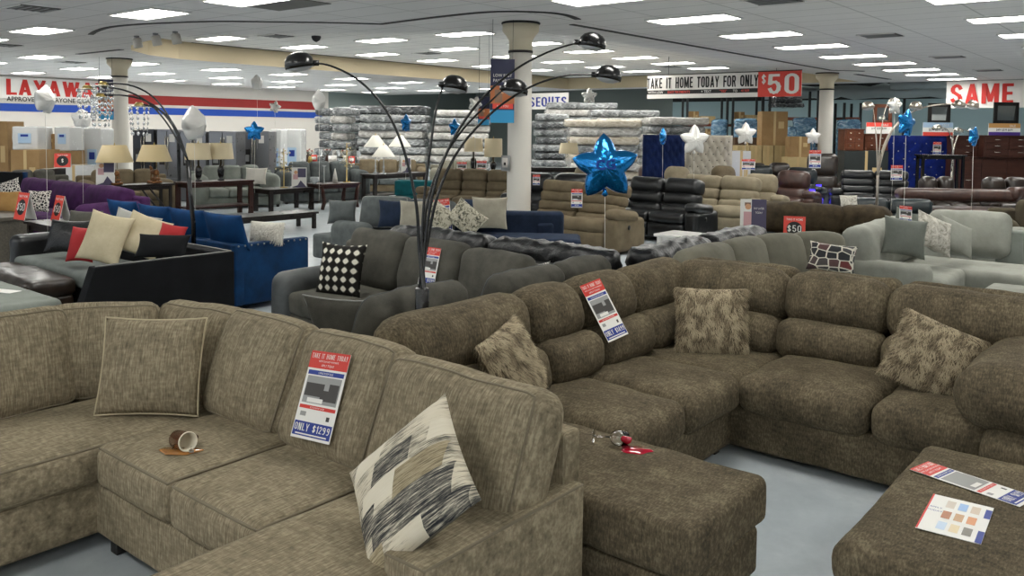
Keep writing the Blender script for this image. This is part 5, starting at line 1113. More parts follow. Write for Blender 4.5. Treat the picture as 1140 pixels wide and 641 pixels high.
def lamp(label, p, base, shade, mt_b, mt_s, hgt, group=None, flute=0, prof=None):
    t = thing('table_lamp', label, 'table lamp', tuple(p), 0, group)
    q = MB()
    if base == 'vase': q.lathe([(.07, 0), (.07, .02), (.03, .04), (.06, .10), (.075, hgt*.45), (.06, hgt*.6), (.025, hgt*.66), (.02, hgt)], mt_b, 16)
    elif base == 'stick': q.lathe([(.08, 0), (.08, .015), (.015, .03), (.015, hgt)], mt_b, 12)
    elif base == 'glass': q.lathe([(.07, 0), (.07, .02), (.02, .04), (.035, .08), (.012, .12), (.03, .18), (.012, .22), (.012, hgt)], mt_b, 14)
    elif base == 'deer':
        q.soft(.28, .2, .05, .02, mt_b, Matrix.Translation((0, 0, .025)), wr=.02, wf=14, cell=.03)
        q.soft(.26, .10, .11, .05, mt_b, Matrix.Translation((0, 0, .22)), wr=.01, cell=.03)
        for a, c in ((-.09, -.02), (-.07, .03), (.08, -.02), (.10, .03)): q.tube([(a, c, .20), (a*1.1, c, .12), (a*1.05, c, .03)], [.016, .010, .010], mt_b, 6)
        q.tube([(-.10, 0, .25), (-.15, 0, .32), (-.19, 0, .345)], [.035, .025, .012], mt_b, 8); q.tube([(-.15, 0, .33), (-.13, 0, .40)], .006, mt_b, 5); q.tube([(.12, 0, .24), (.15, 0, .2)], .01, mt_b, 5)
        q.tube([(.02, .03, .03), (.03, .03, hgt)], .008, Mchr, 6)
        for k in range(6): q.soft(.07, .06, .05, .02, mt_b, Matrix.Translation((-.1+.05*k, .03*math.sin(k*2), .08+.01*(k % 3))), wr=.01, wf=20, cell=.03)
    q.build('base', t)
    a, b_, hh = shade; q = MB(); q.lathe_open([(a, hgt-.04), (b_, hgt-.04+hh), (b_-.004, hgt-.04+hh), (a-.004, hgt-.04)], mt_s, 40 if flute else 32, flute=flute); q.build('lamp_shade', t)
    q = MB(); q.lathe([(.012, hgt-.04+hh-.02), (.014, hgt-.04+hh), (.004, hgt+hh+.01)], Mgold, 8); q.build('finial', t); return t
tp = lambda px, y, z=.752, dx=0: Vector((on_x(px, 200, X0+dx).x, y, z))
def ty(px, x=X0): return on_x(px, 200, x).y
lamp('tan shaded lamp with a bronze deer base, left one', (X0, ty(128), .752), 'deer', (.34, .22, .33), Mbronze, Mshade, .48)
lamp('tan shaded lamp with a bronze deer base, right one', (X0, ty(172), .752), 'deer', (.34, .22, .33), Mbronze, Mshade, .48)
lamp('cream drum lamp on a black vase base, right one', (X0, ty(246), .752), 'vase', (.27, .23, .34), Mlb, Mshc, .50)
lamp('cream drum lamp on a black vase base behind the lamp pole', (X0, ty(221), .752), 'vase', (.27, .23, .34), Mlb, Mshc, .50)
for i, (px, py, lb) in enumerate([(418, 152, 'back left'), (445, 152, 'back right'), (427, 164, 'front')]):
    p = on_x(px, 190, X0-.2 if i < 2 else X0+.2); lamp(f'white pleated cone lamp with slim glass base, {lb} of three', (p.x, p.y, .752), 'glass', (.29, .07, .30), Mcel, Mshw, [.72, .72, .48][i], flute=.05)
# posters on the tables
def mini_poster(label, px, py, x, w=.28, h=.42, z=.752):
    p = on_x(px, py, x); q = MB(); q.box((0, h/2, 0), (w, h, .004), Mp); q.add([(-w/2, 0, .003), (w/2, 0, .003), (w*.1, h*.35, .003), (-w*.1, h*.1, .003)], [(0, 1, 2, 3)], mat('poster_violet', '4a4560', .5)); q.quad(-w*.1, h*.5, w*.45, h*.95, .003, mat('poster_violet')); q.lathe([(w*.13, 0), (0, .001)], mat('poster_skin'), 10, Matrix.Translation((-w*.22, h*.75, .003))); q.quad(-w*.4, h*.4, -w*.08, h*.65, .003, mat('poster_dress', 'cfa3a5', .6))
    tag(q.build('counter_poster', None, standM(Vector((x, p.y, z)), R(50), R(6)), smooth=False), label, 'poster')
mini_poster('upright card poster left of the first deer lamp', 117, 190, X0, .34, .5)
mini_poster('upright card poster on the lower black table', 333, 200, X0+.1, .34, .46, .522)
mini_poster('upright card poster right of the pleated lamps', 452, 185, X0, .26, .4)
# glass decor on the tables
def glass_piece(label, px, x, z, h_, kind, group=None):
    p = on_x(px, 200, x); q = MB()
    if kind == 'candle': q.lathe([(.06, 0), (.06, .012), (.012, .02), (.012, h_-.03), (.05, h_-.02), (.05, h_)], Mcel if x < 0 and h_ < .5 else Mcel, 14)
    elif kind == 'cone': q.lathe([(.07, 0), (.045, h_*.5), (.008, h_)], mat('ceramic_white', 'd5d3cc', .3), 14)
    elif kind == 'tree':
        q.lathe([(.09, 0), (.09, .015), (.012, .02), (.012, h_)], Mgold, 12); rn = random.Random(px)
        for k in range(26):
            a, zz_ = rn.uniform(0, 2*PI), rn.uniform(.35, 1)*h_; r_ = rn.uniform(.05, .2); q.tube([(0, 0, zz_-.04), (r_*math.cos(a), r_*math.sin(a), zz_)], .004, Mgold, 4); q.lathe([(0, .03), (.022, 0), (0, -.03)], Mcel if k % 2 else mat('cream_blossom', 'cfc39b', .6), 6, Matrix.Translation((r_*math.cos(a), r_*math.sin(a), zz_-.02)))
    elif kind == 'bowl': q.lathe_open([(.03, 0), (.10, .05), (.12, h_), (.115, h_), (.09, .055), (0, .02)], Mcel, 16)
    tag(q.build('glass_decor', None, Matrix.Translation((p.x, p.y, z))), label, 'decoration', group)
glass_piece('brass tree of crystal blossoms on the cherry end table, right side', 386, X0+.3, .602, .95, 'tree')
glass_piece('white ceramic cone on the cherry end table', 373, X0+.3, .602, .34, 'cone')
glass_piece('clear glass candlestick on the cherry end table, left side', 361, X0+.3, .602, .42, 'candle')
glass_piece('clear glass bowl on the cherry end table', 350, X0+.35, .602, .16, 'bowl')
glass_piece('brass tree of crystal blossoms on the lower black table, left side', 316, X0, .522, .9, 'tree')
# sofas seen behind the tables
sofa('grey rounded sofa behind the cherry end table', (-17.73, 13.9, 0), R(70), 2.3, 1.0, 3, GB, GB, .45, 1.0, arms='LR', arm_w=.35, arm_h=.8, r=.17, wr=.014, cell=.12)
sofa('grey velvet sofa behind the black vase lamps', (-17.95, 11.45, 0), R(70), 2.0, 1.0, 3, GREY, GREY, .45, .95, arms='LR', arm_w=.35, arm_h=.78, r=.17, wr=.014, cell=.12)
sofa('olive brown sofa behind the animal lamps', (-18.5, 9.1, 0), R(75), 1.9, 1.0, 3, BRR, BRR, .45, .9, arms='LR', arm_w=.3, arm_h=.7, r=.14, cell=.12)
sofa('dark grey sofa with wrapped cards left of the first console', (-18.4, 7.2, 0), R(80), 1.4, 1.0, 2, CH, CH, .45, .95, arms='LR', arm_w=.3, arm_h=.75, r=.14, cell=.12)
sofa('olive rounded sofa below the mattress stacks', (-18.96, 17.3, 0), R(50), 2.3, 1.0, 3, BRR, GB, .45, .95, arms='LR', arm_w=.3, arm_h=.75, r=.14, cell=.13)
sofa('taupe rounded sofa farther back below the mattress stacks', (-17.1, 18.4, 0), R(45), 1.7, 1.0, 3, SG, SG, .45, .95, arms='LR', arm_w=.3, arm_h=.75, r=.14, cell=.13)
pil_d('white patterned pillow on the grey velvet sofa', 285, 196, 19.6, WHT, .5, .4, seed=4)
# teal bench
t = thing('bench', 'teal velvet bench left of the tan recliner', 'bench', tuple(at(465, 206, 19.6).xy)+(0,), R(35)); cush('seat_cushion', t, (0, 0, .55), (1.0, .45, .34), TEAL, r=.04); cush('base', t, (0, 0, .22), (.98, .43, .32), TEAL, r=.03); feet(t, .9, .4)
# console with drum lamps behind the tan recliner
p = at(545, 192, 19.5); Tz = p.z
table('thin dark console behind the tan recliner with drum lamps', (p.x, p.y, 0), R(39), 1.45, .4, Tz, Mesp)
q0 = at(527, 189, 19.5); lamp('cream drum lamp on a black base, left of the middle column', (q0.x, q0.y, Tz), 'vase', (.22, .2, .30), Mlb, Mshc, .52)
q0 = at(549, 189, 19.5); lamp('cream drum lamp with gold dot, nearest left of the middle column', (q0.x, q0.y, Tz), 'vase', (.21, .2, .42), Mlb, Mshc, .40)
q0 = at(514, 189, 19.4); q0.z = Tz; sale_card('small red price card on the thin console, left', standM(q0, R(39), R(8)), .22, .24, '$99')
q0 = at(536, 190, 19.3); q0.z = Tz; sale_card('small red price card on the thin console, right', standM(q0, R(39), R(8)), .22, .28, '$57')
# shelf table with white lamp behind blue star
p = at(610, 186, 20.5); table('dark console with a cream lamp right of the middle column', (p.x, p.y, 0), R(39), 1.7, .45, p.z, Mesp, 'slab', True)
q0 = at(633, 183, 20.3); lamp('cream shaded lamp with round white base right of the column', (q0.x, q0.y, p.z), 'vase', (.24, .2, .25), Mwt, Mshc, .38)
# ------------------------------------------------------------------ appliances and boxes at the left
Mcard = wood('cardboard', '8f7048', 'a5865c', .8, 2, 2); Mcard2 = wood('cardboard_pale', 'b09a6c', 'c4b083', .8, 2, 2); Mtape = mat('tape', 'c2a878', .4); Mss = mat('stainless', '85868a', .3, metal=.8); Mssd = mat('stainless_dark', '3a3b3f', .3, metal=.7)
def carton(label, c, s_, rz=R(8), mt=None, group=None, name='cardboard_box'):
    q = MB(); q.box((0, 0, s_[2]/2), s_, mt or Mcard); q.box((0, 0, s_[2]/2), (.07, s_[1]+.004, s_[2]+.004), Mtape); q.box((s_[0]*.25, -s_[1]/2-.002, s_[2]*.6), (s_[0]*.22, .003, s_[2]*.2), Mtape)
    o = q.build(name, None, Matrix.Translation(c) @ Matrix.Rotation(rz, 4, 'Z'), smooth=False, bevel=.01); return tag(o, label, 'box', group)
def gbox(label, x0, x1, y0, y1, d, depth=.7, rz=None, mt=None, floor=None, name='cardboard_box', group=None):
    """carton whose front spans the given directions at distance d; stands on the floor unless told otherwise"""
    a, c = at(x0, y1, d), at(x1, y0, d); W_ = (c.xy-a.xy).length; z0 = 0 if floor is None else floor; ctr = (a+c)/2
    fwd = Vector((fw.x, fw.y, 0)).normalized(); p = ctr+fwd*depth/2; ztop = at((x0+x1)/2, y0, d).z
    return carton(label, (p.x, p.y, z0), (W_, depth, max(.1, ztop-z0)), R(39.3) if rz is None else rz, mt, group, name)
gbox('tall cardboard box at the very left edge', -14, 9, 135, 200, 20.5)
gbox('large cardboard carton with a flat top at the left', 12, 44, 167, 205, 19.5, .9)
gbox('cardboard carton right of the large one, behind the purple sofa', 46, 74, 168, 205, 20.5, .9)
Mwrap = mat('wrap_white', 'cfd0cf', .25, coat=.5)
def washer(label, x0, x1, y0, y1, d, base):
    a, c = at(x0, y1, d), at(x1, y0, d); W_ = (c.xy-a.xy).length; fwd = Vector((fw.x, fw.y, 0)).normalized(); p = (a+c)/2+fwd*.35; hgt = c.z-base
    t = thing('wrapped_appliance', label, 'appliance', (p.x, p.y, base), R(39.3))
    q = MB(); q.soft(W_, .7, hgt, .03, Mwrap, Matrix.Translation((0, 0, hgt/2)), wr=.012, wf=7, cell=.12); q.build('wrapped_body', t)
    q = MB(); q.box((0, -.36, hgt*.5), (W_*.5, .01, hgt*.42), Mpl); q.box((0, -.366, hgt*.62), (W_*.3, .004, hgt*.1), Mpb); q.build('label_sheet', t, smooth=False)
    return t
washer('plastic wrapped white appliance on the large carton, leftmost', 13, 42, 141, 167, 20.0, at(28, 167, 20).z)
washer('plastic wrapped white appliance on the cartons, second from left', 60, 78, 141, 168, 20.6, at(70, 168, 20.6).z)
gbox('small cardboard box between two wrapped appliances', 43, 61, 149, 167, 20.6, .6, floor=at(50, 168, 20.2).z)
washer('plastic wrapped appliance standing left of the left column', 92, 113, 143, 185, 21.5, 0)
washer('grey wrapped appliance behind the leftmost lamp shade', 78, 92, 141, 185, 22, 0)
gbox('white carton stack behind the dark grey sofa', 60, 104, 184, 210, 19.5, .6, mt=Mwrap, name='white_carton')
gbox('black open box with white sheets left of the white cartons', 44, 60, 188, 212, 18.2, .5, mt=mat('black_plastic', '1b1b1d', .4), name='display_bin')
p = at(70, 186, 18.5); tent_sign('small red and white tent sign on the white cartons', tuple(p), R(60), .32, .30, '$')
def fridge(label, px0, px1, ytop, d, mt, dark=False):
    a, c = at(px0, ytop, d), at(px1, ytop, d); W_ = (c.xy-a.xy).length-.05; fwd = Vector((fw.x, fw.y, 0)).normalized(); p = (a+c)/2+fwd*.4; hgt = (a.z+c.z)/2
    t = thing('refrigerator', label, 'refrigerator', (p.x, p.y, 0), R(39.3))
    q = MB(); q.box((0, 0, hgt/2), (W_, .7, hgt), mt); q.build('body', t, smooth=False, bevel=.01)
    for s_ in (-1, 1):
        q = MB(); q.box((s_*W_/4, -.37, hgt*.66), (W_/2-.012, .04, hgt*.64), mt); dd_ = q.build('door', t, smooth=False, bevel=.008)
        q = MB(); q.tube([(s_*.035, -.41, hgt*.45), (s_*.035, -.43, hgt*.5), (s_*.035, -.43, hgt*.85), (s_*.035, -.41, hgt*.9)], .012, Mchr, 6); q.build('handle', dd_)
    q = MB(); q.box((0, -.37, hgt*.17), (W_-.012, .04, hgt*.30), mt); q.build('drawer', t, smooth=False, bevel=.008)
    q = MB(); q.box((-W_/4, -.394, hgt*.62), (W_*.26, .01, hgt*.22), Mft); q.box((-W_/4, -.40, hgt*.60), (W_*.18, .006, hgt*.10), Mg); q.build('dispenser', t, smooth=False)
    q = MB(); q.box((W_/4, -.394, hgt*.88), (.14, .004, .2), Mp); q.build('paper_notice', t, smooth=False)
    return t
fridge('dark stainless refrigerator right of the left column', 146, 172, 143.5, 21.4, Mssd)
fridge('stainless refrigerator behind the right deer lamp', 173, 198, 144, 21.4, Mss)
fridge('stainless refrigerator behind the white teardrop balloon', 199, 230, 146, 21.4, Mss)
fridge('stainless refrigerator with water dispenser behind the drum lamp', 231, 264, 146, 21.4, Mss)
fridge('stainless refrigerator right of the small blue balloon', 265, 300, 146, 22.6, Mss)
washer('white appliance with blue label right of the refrigerators', 301, 313, 144, 185, 24, 0)
washer('white wrapped appliance with blue sheet near the wall end', 315, 335, 144, 185, 25, 0)
t = thing('headboard', 'navy and black upholstered headboard at the left edge', 'headboard', tuple(at(8, 205, 16.6).xy)+(0,), R(39)); h8 = at(8, 190, 17).z
cush('panel', t, (0, 0, h8-.25), (.62, .10, .5), BKF, r=.02); cush('frame', t, (0, .04, h8/2), (.74, .08, h8), BV, r=.02)
# dining sets between fridges and mattresses
def dining(label, px, py, d, n=4):
    p = at(px, py, d); p.z = 0
    t = table(label, tuple(p), R(20), 1.3, .8, .76, Mche, 'straight', name='dining_table'); return t, p
for i, (px, d) in enumerate([(330, 26.8), (357, 28.3), (384, 27.6)]):
    t, p = dining(['dark dining table farthest left before the mattress stacks', 'dark dining table in the middle before the mattress stacks', 'dark dining table right, under the crystal tree'][i], px, 180, d)
    for j in range(5):
        o_ = Vector((math.cos(R(20))*(-.5+.25*j), math.sin(R(20))*(-.5+.25*j), 0)); pp = p+o_; q = MB()
        rn = random.Random(i*7+j)
        if (i+j) % 3 == 0:
            q.lathe([(.05, 0), (.05, .01), (.01, .02), (.012, .2), (.07, .30), (.06, .42)], Mcel, 12); nm, ct, lb = 'glass_vase', 'vase', 'clear glass vase'
        elif (i+j) % 3 == 1:
            q.lathe([(.04, 0), (.08, .08), (.05, .22), (.03, .26)], [Mche, Mgold, mat('ceramic_white')][j % 3], 12); 
            for k in range(8): a = k*PI/4; q.tube([(0, 0, .24), (.1*math.cos(a), .1*math.sin(a), .40)], .006, mat('leaf_dark', '3a4030', .7), 4); q.lathe([(0, .03), (.03, 0), (0, -.03)], [mat('bloom_white', 'd8d3c8', .7), mat('bloom_red', '8e3530', .7)][(j+k) % 2], 6, Matrix.Translation((.1*math.cos(a), .1*math.sin(a), .42)))
            nm, ct, lb = 'flower_vase', 'vase', 'red and white flowers'
        else:
            q.box((0, 0, .12), (.2, .02, .24), Msg_p if j % 2 else Mp); q.box((0, -.012, .13), (.15, .002, .1), Mp); nm, ct, lb = 'table_card', 'sign', 'small upright sale card'
        wh = ['leftmost', 'middle', 'right hand'][i]
        tag(q.build(nm, None, Matrix.Translation((pp.x, pp.y, .762)) @ Matrix.Rotation(R(39), 4, 'Z')), f'{lb} on the {wh} far dining table, {ORD[j] if j else "first"} from the left', ct)

# ------------------------------------------------------------------ wrapped mattress stacks
def wrapm(name, c1, c2, c3):
    M = mat(name, c1, .25, spec=.6, coat=.6); n, l, b = _tex(M, 0)
    g = noise_n(n, l, mapping(n, l, 1, 1, 3), 3.2, 6, .75, 1.2); l.new(ramp(n, l, g.outputs['Fac'], [(.36, c1), (.52, c2), (.66, c3)]), b.inputs['Base Color']); bump(n, l, b, g.outputs['Fac'], .9, .06); return M
MA = wrapm('mattress_wrap_grey', '55585a', '8b8e8f', 'd0d3d4'); MBm = wrapm('mattress_wrap_white', '8f8d88', 'bdbab4', 'e2e1de'); MC = wrapm('mattress_wrap_dark', '26292c', '4c4f52', 'b0b4b6'); MD = wrapm('mattress_wrap_cream', 'a79b88', 'c8bda9', 'dcd4c6')
def stack(desc, x0, x1, ytop, d, th, kinds, rz=R(39), depth=1.5, jig=.07, seed=0, base=0):
    a, c = at(x0, ytop, d), at(x1, ytop, d); W_ = (c.xy-a.xy).length; fwd = Vector((fw.x, fw.y, 0)).normalized(); p = (a+c)/2+fwd*depth/2; ztop = (a.z+c.z)/2; n_ = max(1, int(round((ztop-base)/th))); th = (ztop-base)/n_
    rn = random.Random(seed); first = {}
    for k in range(n_):
        mt = kinds[k % len(kinds)]; lb = f'wrapped mattress, {desc}, ' + (['bottom one', 'second from the bottom', 'third from the bottom', 'fourth from the bottom', 'fifth from the bottom', 'sixth from the bottom', 'seventh from the bottom', 'eighth from the bottom', 'ninth from the bottom', 'tenth from the bottom'][k] if k < n_-1 else 'top one')
        q = MB(); q.soft(W_+rn.uniform(-.26, .0), depth, th*.90, .08, mt, wr=.02, wf=4, seed=seed*10+k, cell=.13)
        tag(q.build('mattress', None, Matrix.Translation((p.x+rn.uniform(-jig, jig), p.y+rn.uniform(-jig, jig), base+th*(k+.5))) @ Matrix.Rotation(rz+rn.uniform(-.03, .03), 4, 'Z')), lb, 'mattress', 'wrapped mattresses in stacks')
stack('stack at the end of the striped wall', 349, 372, 120, 31, .30, [MC, MA], seed=1)
stack('stack beside the striped wall end', 366, 392, 119, 29.5, .30, [MA, MBm], seed=2)
stack('wide stack above the pleated lamps', 396, 474, 127.5, 28, .27, [MBm, MA, MA], seed=3, depth=1.6)
stack('dark stack far behind the pleated lamps', 388, 478, 117, 31.5, .33, [MC, MC, MA], seed=4, depth=1.5)
stack('white stack behind the lamp stems', 477, 548, 122, 28.5, .27, [MBm, MBm, MA], seed=5, depth=1.6)
stack('grey stack right of the middle column', 591, 634, 126, 27, .24, [MC, MA], seed=6, depth=1.5)
stack('stack under the silver star balloon', 607, 690, 113.5, 31, .27, [MA, MBm], seed=7, depth=1.6)
stack('cream and white stack behind the big blue balloon', 630, 717, 132.5, 24.5, .25, [MD, MA, MD, MBm], seed=8, depth=1.6)
stack('stack rising behind the cream and white one', 660, 738, 122, 28.5, .27, [MBm, MA], seed=9, depth=1.6)
stack('white stack behind the navy headboard', 719, 792, 130, 26.4, .27, [MBm, MA], seed=10, depth=1.6)

# ------------------------------------------------------------------ headboards
def tufted(label, x0, x1, y0, d, mt, mt_b, zb=.35, nx=6, nz=5):
    a, c = at(x0, y0, d), at(x1, y0, d); W_ = (c.xy-a.xy).length; p = (a+c)/2; ztop = (a.z+c.z)/2
    t = thing('headboard', label, 'headboard', (p.x, p.y, 0), R(39.3)); h_ = ztop-zb
    vs, fs = [], []; NX, NZ = 48, 36
    for i in range(NX+1):
        for j in range(NZ+1):
            u, v = i/NX, j/NZ; s_ = abs(math.sin(PI*(u*nx+v*nz)))*abs(math.sin(PI*(u*nx-v*nz))); e = min(1, min(u, 1-u, v, 1-v)*14)
            vs.append(((u-.5)*W_, -.07-.045*s_**.5*e+.03*(1-e), zb+v*h_))
    for i in range(NX):
        for j in range(NZ): k = i*(NZ+1)+j; fs.append((k, k+NZ+1, k+NZ+2, k+1))
    q = MB(); q.add(vs, fs, mt); q.box((0, 0, zb+h_/2), (W_, .12, h_), mt)
    for i in range(nx*2+1):
        for j in range(nz*2+1):
            if (i+j) % 2 == 0 and 0 < i < nx*2 and 0 < j < nz*2: q.lathe([(.02, 0), (.015, .012), (0, .016)], mt_b, 8, Matrix.Translation(((i/(2*nx)-.5)*W_, -.072, zb+j/(2*nz)*h_)) @ Matrix.Rotation(PI/2, 4, 'X'))
    q.build('panel', t)
    for s_ in (-1, 1): q = MB(); q.box((s_*(W_/2-.08), .02, zb/2), (.08, .06, zb), Mft); q.build('leg', t, smooth=False)
    return t
NVB = fabric('navy_velvet', '0a1838', '122452', 5, sheen=.5); CRM = fabric('cream_velvet', '9d978a', 'b3ad9f', 5)
tufted('navy tufted headboard left of the white star balloon', 716, 762, 150, 19, NVB, NVB, .4)
tufted('cream tufted headboard with dark buttons beside the navy one', 764, 815, 150.5, 19.6, CRM, mat('button_dark', '4d483f', .6), .4)
tufted('royal navy tufted headboard beneath the sign boards at right', 987, 1061, 151, 23, fabric('royal_navy_velvet', '071548', '0d2270', 5, sheen=.5), CHX, .2, 6, 4)
gbox('wrapped pale bundle right of the cream headboard', 815, 836, 168, 184, 21.8, .5, mt=Mwrap, name='wrapped_bundle')

# ------------------------------------------------------------------ boxes and racks, back right
gbox('tall cardboard carton standing on the box row', 848, 877, 124, 160, 26.03, .5, floor=at(860, 162, 26).z+.004)
gbox('cardboard carton right of the tall one, set lower', 880, 902, 152, 175, 25.03, .5, floor=at(888, 175, 25).z+.004)
for i, (a, c) in enumerate([(821, 834), (835, 848), (849, 861), (862, 876)]): gbox(f'cardboard carton in the row under the tall one, {["first", "second", "third", "last"][i]} from left', a, c, 162, 184, 26, .6, mt=Mcard2)
gbox('low cardboard carton left of the dark tall recliner', 877, 900, 175, 186, 25, .6, mt=Mcard2)
gbox('dark brown carton behind the white star balloon', 818, 846, 153, 165, 29, .5, mt=wood('dark_board', '4a3523', '5d442e', .7))
Mrack = mat('rack_blue_black', '1d2426', .5); Morange = mat('rack_orange', '7d3a24', .5)
def rack(label, x0, x1, d, levels, top=3.5, fill=True, seed=0):
    a, c = at(x0, 150, d), at(x1, 150, d); W_ = (c.xy-a.xy).length; p = (a+c)/2
    t = thing('storage_rack', label, 'storage rack', (p.x, p.y, 0), R(39.3))
    for sx in (-1, 1):
        for sy in (-1, 1): q = MB(); q.box((sx*W_/2, sy*.45, top/2), (.08, .08, top), Mrack); q.build('upright', t, smooth=False)
    for z in levels: q = MB(); q.box((0, -.45, z), (W_, .06, .1), Morange); q.box((0, .45, z), (W_, .06, .1), Morange); q.box((0, 0, z+.04), (W_, .9, .03), mat('rack_deck', '3a3330', .7)); q.build('shelf', t, smooth=False)
    if fill:
        rn = random.Random(seed); fwd = Vector((-math.sin(YAW), math.cos(YAW), 0)); rgt = Vector((math.cos(YAW), math.sin(YAW), 0)); cnt = 0
        for z in levels:
            x = -W_/2+.1
            while x < W_/2-.5:
                wd, hh = rn.uniform(.4, .7), rn.uniform(.28, .5); x += wd/2
                if rn.random() < .85:
                    cnt += 1; q_ = p+rgt*x-fwd*.05; carton(f'brown carton on the {label.split(", ")[1]} rack behind the banner, {ORD[cnt-1] if cnt > 1 else "first"} one stored', (q_.x, q_.y, z+.06), (wd-.05, .5, hh), R(39.3), [Mcard, Mcard2][cnt % 2])
                x += wd/2+.02
    return t
rack('steel rack behind the price banner, left bay', 762, 806, 33.5, [1.6, 2.2], seed=1)
rack('steel rack behind the price banner, right bay', 812, 845, 33.5, [1.6, 2.2], seed=2)
rack('steel rack left of the right column, holding black bundles', 852, 905, 31.8, [1.4, 2.45], fill=False)
rack('steel rack showing right of the right column', 934, 952, 33, [1.5, 2.5], top=3.1, fill=False)
rack('tall steel rack behind the silver balloon', 1000, 1022, 36, [1.2], fill=False)
for i, (x0, x1, y0, y1, d) in enumerate([(863, 894, 108, 114, 31.6), (862, 896, 114.5, 119, 31.6)]):
    a, c = at(x0, y1, d), at(x1, y0, d); q = MB(); q.soft((c.xy-a.xy).length, .8, c.z-a.z, .06, MC, wr=.05, wf=4, cell=.12); p = (a+c)/2+Vector((fw.x, fw.y, 0))*.4; tag(q.build('wrapped_bundle', None, Matrix.Translation(p) @ Matrix.Rotation(R(39.3), 4, 'Z')), ['upper black wrapped bundle on the rack left of the right column', 'lower black wrapped bundle on the rack left of the right column'][i], 'bundle')
# blue covered seats stored at the back
Mbc = wrapm('blue_cover', '34536e', '4d7896', '9fbccb')
for i, (x0, x1, y0, d) in enumerate([(794, 812, 132, 31), (820, 846, 131, 30), (886, 912, 130, 29.5), (936, 962, 132, 29), (879, 890, 140, 28.5)]):
    a, c = at(x0, y0, d), at(x1, y0, d); W_ = (c.xy-a.xy).length; p = (a+c)/2; t = thing('covered_chair', 'blue covered armchair stored at the back, ' + ['far left of the price banner gap', 'under the banner by the rack cartons', 'left of the right column', 'right of the right column', 'lower one by the tall carton'][i], 'armchair', (p.x, p.y, 0), R(39.3)); hgt = a.z
    cush('back', t, (0, .3, hgt*.62), (W_, .3, hgt*.75), Mbc, r=.12, wr=.03, wf=5, cell=.12); cush('seat', t, (0, -.1, hgt*.22), (W_, .8, hgt*.42), Mbc, r=.08, wr=.02, cell=.15)
    for s_ in (-1, 1): cush('arm', t, (s_*(W_/2-.08), -.05, hgt*.38), (.16, .75, hgt*.4), Mbc, r=.07, wr=.02, cell=.15)

# ------------------------------------------------------------------ dressers and mirrors, far right
Md1 = wood('red_brown_wood', '5a2f1a', '70402a', .35, 2, 12); Md2 = wood('dark_cherry_wood', '3a211a', '4c2d24', .35, 2, 12); Mdk = mat('dark_crate', '1c2322', .6)
def dresser(label, x0, x1, y0, y1, d, cols, rows_, mt, zb=None, name='dresser'):
    a, c = at(x0, y1, d), at(x1, y0, d); W_ = (c.xy-a.xy).length; z1 = c.z; z0 = a.z if zb is None else zb; h_ = z1-z0; p = (a+c)/2+Vector((fw.x, fw.y, 0)).normalized()*.25
    t = thing(name, label, 'dresser', (p.x, p.y, z0), R(39.3)); q = MB(); q.box((0, 0, h_/2), (W_, .48, h_), mt); q.box((0, -.01, h_-.015), (W_+.04, .54, .03), mt); q.build('body', t, smooth=False, bevel=.006)
    cw, rh = (W_-.06)/cols, (h_-.08)/rows_
    for i in range(cols):
        for j in range(rows_):
            q = MB(); q.box((-W_/2+.03+cw*(i+.5), -.25, .04+rh*(j+.5)), (cw-.02, .025, rh-.025), mt); dr = q.build('drawer', t, smooth=False, bevel=.004)
            q = MB(); q.tube([(-W_/2+.03+cw*(i+.5)-cw*.12, -.28, .04+rh*(j+.55)), (-W_/2+.03+cw*(i+.5)+cw*.12, -.28, .04+rh*(j+.55))], .012, Mchr, 6); q.build('handle', dr)
    return t
dresser('red brown dresser stacked on a dark crate, left of the pair', 940.5, 962, 143.5, 167.5, 22.5, 2, 3, Md1, zb=at(950, 167.5, 22.5).z)
dresser('red brown dresser stacked on a dark crate, right of the pair', 963, 989, 149, 167.5, 22.6, 2, 2, Md1, zb=at(970, 167.5, 22.6).z)
gbox('long dark crate under the two red brown dressers', 940, 989, 168, 187, 22.5, .5, mt=Mdk, name='crate')
dresser('dark cherry dresser behind the blue balloon, upper left', 1063, 1093, 151, 175, 22.5, 1, 3, Md2, zb=at(1080, 175, 22.5).z)
dresser('dark cherry dresser with silver pulls at the right edge, upper', 1095.5, 1150, 151, 175, 22.2, 2, 3, Md2, zb=at(1110, 175, 22.2).z)
dresser('dark cherry chest standing under the upper dressers', 1063, 1150, 175.5, 195, 22.4, 3, 1, Md2, zb=0)
table('black metal etagere in front of the navy headboard', tuple(at(1047, 174, 21.5).xy)+(0,), R(39.3), 1.15, .4, at(1047, 172, 21.5).z, Mlb, 'straight', True)
# sign boards on the dressers
def topper(label, x0, x1, y0, y1, d, c1, c2, txt):
    a, c = at(x0, y1, d), at(x1, y0, d); W_, h_ = (c.xy-a.xy).length, c.z-a.z; q = MB(); q.box((W_/2, h_/2, 0), (W_, h_, .02), Mp); q.quad(0, h_*.62, W_, h_, .011, c1); q.quad(0, 0, W_, h_*.28, .011, c2); q.text(txt, W_/2, h_*.38, .014, h_*.17, Msg_k, 'CENTER', .9, .01); q.text('SALE', W_*.75, h_*.7, .014, h_*.2, Mp, 'CENTER', .9)
    M = Matrix((Vector(((c-a).x, (c-a).y, 0)).normalized(), Vector((0, 0, 1)), Vector(((c-a).y, -(c-a).x, 0)).normalized())).transposed().to_4x4(); M.translation = a
    tag(q.build('sign_board', None, M, smooth=False), label, 'sign')
topper('red and white sign board above the red brown dressers', 964, 993, 136.5, 148.5, 22.3, Msg_p, Mp, '$199 $299 $399')
topper('blue and red sign board on top of the navy headboard', 1027, 1061, 136.5, 151, 22.8, Mpl, Msg_p, '$599 $699 $799')
